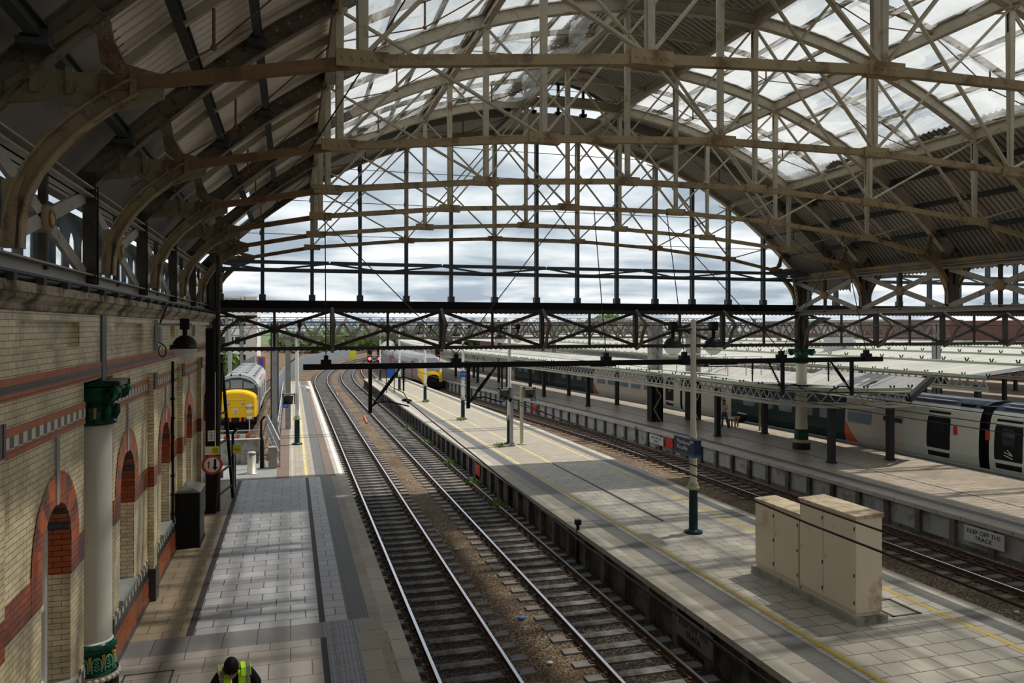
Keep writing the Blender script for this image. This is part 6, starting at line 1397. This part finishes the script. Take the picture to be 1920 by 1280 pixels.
def person(x, y, z, rz, lab, H, pose, mats, vest=False, long_hair=False):
    t = thing('person', lab, 'person', (x, y, z)); t.rotation_euler = (0, 0, rz)
    k = H/1.75
    dp = pose.get('drop', 0)
    def S(p): return tuple([p[0]*k, p[1]*k, p[2]*k]+[r*k for r in p[3:]])
    hd = pose['head']; LH, RH = pose['lh'], pose['rh']; LE, RE = pose['le'], pose['re']; LF, RF_ = pose['lf'], pose['rf']; LK, RK = pose['lk'], pose['rk']
    sk = [[S((0,0,.95,.13,.10)), S((0,0,1.12,.13,.09)), S((0,-.01,1.30,.15,.10)), S((0,-.01,1.42,.10,.08)), S((hd[0]*.3,hd[1]*.3-.01,1.49,.055,.055)), S((hd[0]*.8,hd[1]*.8,1.56,.062,.07)), S((hd[0],hd[1],1.63-dp,.08,.095)), S((hd[0],hd[1],1.71-dp,.055,.07))]]
    n = 8
    for g, E_, Hn in ((-1, LE, LH), (1, RE, RH)):
        b = n; sk.append([2, S((g*.17,-.01,1.39,.06)), S((*E_,.042)), S((*[(E_[i]+Hn[i])/2 for i in range(3)],.036)), S((*Hn,.026))]); n += 4
        d = V(Hn)-V(E_); d.normalize(); sd = d.cross(V((0,0,1))).normalized(); c = V(Hn)+d*.05
        sk.append([n-1, S((*c,.034,.018))]); n += 1; pb = n-1
        for i, (of, ln) in enumerate(((-.03,.065),(-.01,.075),(.01,.07),(.03,.055))):
            a1 = c+sd*of+d*.045; a2 = a1+d*ln*.5+V((0,0,-.01)); a3 = a2+d*ln*.35+V((0,-.01,-.025)); sk.append([pb, S((*a1,.0095)), S((*a2,.0085)), S((*a3,.007))]); n += 3
        a1 = c-d*.02+sd*(-g)*.045; a2 = a1+d*.04+sd*(-g)*.012; sk.append([pb, S((*a1,.012)), S((*a2,.010))]); n += 2
    for g, K, F in ((-1, LK, LF), (1, RK, RF_)):
        sk.append([0, S((g*.09,0,.86,.085)), S((*K,.058)), S((*[K[i]*.45+F[i]*.55 for i in range(3)],.05)), S((F[0],F[1],.08,.038)), S((F[0],F[1]-.12,.04,.035,.028))])
    skinned('body', sk, mats['skin'], t, 2)
    # clothes: top and trousers slightly larger
    top = [[S((0,0,.88,.15,.12)), S((0,0,1.14,.155,.115)), S((0,-.01,1.31,.175,.125)), S((0,-.01,1.42,.115,.09))]]; n = 4
    for g, E_, Hn in ((-1, LE, LH), (1, RE, RH)):
        if pose.get('short'): sk_ = [2, S((g*.18,-.01,1.39,.08)), S((*[(V((g*.18,-.01,1.39))*.25+V(E_)*.75)[i] for i in range(3)],.07))]
        else: sk_ = [2, S((g*.18,-.01,1.39,.075)), S((*E_,.055)), S((*[(E_[i]*.3+Hn[i]*.7) for i in range(3)],.045))]
        top.append(sk_)
    skinned('shirt', top, mats['top'], t, 2)
    tr = [[S((0,0,1.04,.14,.11)), S((0,0,.92,.15,.12))]]
    for g, K, F in ((-1, LK, LF), (1, RK, RF_)): tr.append([1, S((g*.095,0,.82,.105)), S((*K,.078)), S((*[K[i]*.45+F[i]*.55 for i in range(3)],.072)), S((F[0],F[1],.06,.075))])
    skinned('trousers', tr, mats['leg'], t, 2)
    for g, F in ((-1, LF), (1, RF_)):
        mb = MB(); mb.ball((x+F[0]*k, y+(F[1]-.06)*k, z+.05*k), .1*k, 0, 10, 6, (.5, 1.35, .55)); o = mb.build('shoe', M['cloth_bk'], None); o.parent = t; o.location = (-x*0, 0, 0)
        for v in o.data.vertices: v.co.x -= x; v.co.y -= y; v.co.z -= z
    # head details
    def loc(mb, nm, m):
        o = mb.build(nm, m, None); o.parent = t
        return o
    hx, hy, hz = hd[0]*k, hd[1]*k, (1.645-dp)*k
    mb = MB(); r = .108*k
    mb.ball((hx, hy+(.018 if not dp else -.025)*k, hz+(.02 if not dp else .01)*k), r*(.94 if dp else 1), 0, 16, 10, (.86, 1.0 if not dp else 1.12, 1.12))
    if long_hair: mb.ball((hx, hy+.05*k, hz-.1*k), r, 0, 12, 8, (1.0, .75, 1.5))
    if pose.get('cap'): mb.lathe([(.0,.0),(.10*k,0),(.10*k,.015),(0,.02)], hx, hy-.09*k, hz-.02*k, 0, 14)
    loc(mb, 'hair', mats['hair'])
    mb = MB(); fy = hy-.085*k
    mb.ball((hx, fy, hz-.035*k), .06*k, 0, 12, 8, (1, .55, 1.25)); mb.ball((hx, fy-.03*k, hz-.03*k), .014*k, 0, 6, 5, (1, 1.3, 1.4)); mb.ball((hx, fy-.028*k, hz-.075*k), .018*k, 0, 8, 4, (1.2, .4, .4))
    for g in (-1, 1): mb.ball((hx+g*.09*k, hy, hz-.02*k), .022*k, 0, 6, 5, (.5, 1, 1.4))
    loc(mb, 'face', mats['skin'])
    mb = MB()
    for g in (-1, 1): mb.ball((hx+g*.028*k, fy-.03*k, hz-.01*k), .009*k, 0, 6, 4)
    loc(mb, 'eyes', M['black'])
    return t
pose1 = dict(head=(-.05,-.16), le=(-.30,.02,1.14), re=(.31,.0,1.14), lh=(-.12,-.24,1.05), rh=(.13,-.25,1.05), lk=(-.11,-.02,.5), rk=(.11,-.02,.5), lf=(-.12,.02,.08), rf=(.12,.02,.08), short=True, drop=.08)
PX, PY = -.70, 10.5
pt = person(PX, PY, PZ, R(8), 'person in a lime hi-vis vest over a black shirt, head bowed, walking towards the camera', 1.88, pose1, dict(skin=M['skin'], top=M['cloth_bk'], leg=M['cloth_bk'], hair=M['hairbk']))
KP = 1.88/1.75
# the vest: two front panels and a back, wrapped round the torso
def vest_panel(a0, a1, m, nm, off=.0, z0_=1.0, z1=1.46):
    mb = MB(); n, kk = 8, 10; vs = []
    for i in range(kk+1):
        z = z0_+(z1-z0_)*i/kk; rx = .205+off+.012*sin(z*9); ry = .15+off
        sh = 1-max(0, (z-1.32))/.14*.38 if z > 1.32 else 1
        for j in range(n+1):
            a = a0+(a1-a0)*j/n; vs.append((rx*cos(a)*(sh*.25+.75), ry*sin(a)*sh-.01, z*1.017))
    vs = [(a_*KP, b2*KP, c_*KP) for a_, b2, c_ in vs]
    mb.add(vs, [(i*(n+1)+j, i*(n+1)+j+1, (i+1)*(n+1)+j+1, (i+1)*(n+1)+j) for i in range(kk) for j in range(n)], 0, True)
    o = mb.build(nm, m, None); o.parent = pt
    so_ = o.modifiers.new('s', 'SOLIDIFY'); so_.thickness = .008
vest_panel(pi*1.56, pi*1.93, M['hiviz'], 'vest_front'); vest_panel(pi*1.07, pi*1.44, M['hiviz'], 'vest_front'); vest_panel(pi*.07, pi*.93, M['hiviz'], 'vest_back')
vest_panel(pi*1.72, pi*1.82, M['reflect'], 'reflective_strip', .01); vest_panel(pi*1.18, pi*1.28, M['reflect'], 'reflective_strip', .01)
for g in (-1, 1):
    for dx_, m, nm, w in ((.125, M['hiviz'], 'shoulder_strap', .12), (.15, M['reflect'], 'reflective_strip', .05)):
        mb = MB(); P = [(g*dx_, -.135, 1.42), (g*dx_, -.10, 1.495), (g*dx_, -.01, 1.525), (g*dx_, .09, 1.495), (g*dx_, .135, 1.42)]; u = .006 if m is M['reflect'] else 0
        P = [(a_*KP, b2*KP, c_*KP) for a_, b2, c_ in P]
        for p, q in zip(P, P[1:]): mb.bar((p[0], p[1]*(1+u), p[2]+u), (q[0], q[1]*(1+u), q[2]+u), w, .02)
        o = mb.build(nm, m, None); o.parent = pt
pose2 = dict(head=(-.01,-.07), le=(-.2,-.06,1.13), re=(.22,-.03,1.12), lh=(.02,-.25,1.2), rh=(-.02,-.22,1.08), lk=(-.12,-.03,.5), rk=(.15,-.04,.5), lf=(-.14,0,.08), rf=(.24,-.02,.08))
wx, wy = px(1358, 799, PZ)
person(wx, wy, PZ, R(-22), 'auburn haired person in white blouse and blue jeans standing under the canopy', 1.62, pose2, dict(skin=M['skin'], top=M['blouse'], leg=M['jeans'], hair=M['hair']), long_hair=True)
bx, by = px(1375, 799, PZ)
t = thing('litter_bin', 'small stand with brown legs and a pale lid beside the standing person', 'bin', (bx, by, PZ)); mb = MB()
for dx_ in (-.28, -.1, .12, .3): mb.box(bx+dx_-.035, bx+dx_+.035, by-.03, by+.03, PZ, PZ+.55)
mb.build('leg', mat('ochre_leg', (.25,.13,.05), .6), t); mb = MB(); mb.box(bx-.36, bx+.02, by-.15, by+.2, PZ+.5, PZ+.58); mb.lathe([(.0,.5),(.2,.5),(.22,.62),(0,.62)], bx+.2, by, PZ, 1, 12); mb.build('top', [M['white'], M['iron_ochre']], t)
bx, by = px(1388, 792, PZ)
t = thing('black_bag', 'black bag with a pale top on the sunlit strip beside the train', 'bag', (bx, by, PZ)); mb = MB(); mb.ball((bx+.25, by+.3, PZ+.32), .36, 0, 12, 8, (1.1, .7, .9)); mb.build('sack', M['cloth_bk'], t); mb = MB(); mb.bar((bx, by+.2, PZ+.62), (bx+.5, by+.2, PZ+.52), .2, .08); mb.build('top', M['white'], t)
x, y = px(1390, 797, PZ); mb = MB(); mb.tube([(26.1, 38.6, PZ), (26.1, 38.6, 3.35)], .06, 0, 8); solo(mb, 'thin_post', M['iron_ochre'], 'thin brown post beside the black bag under the canopy', 'post', (26.1, 38.6, PZ))
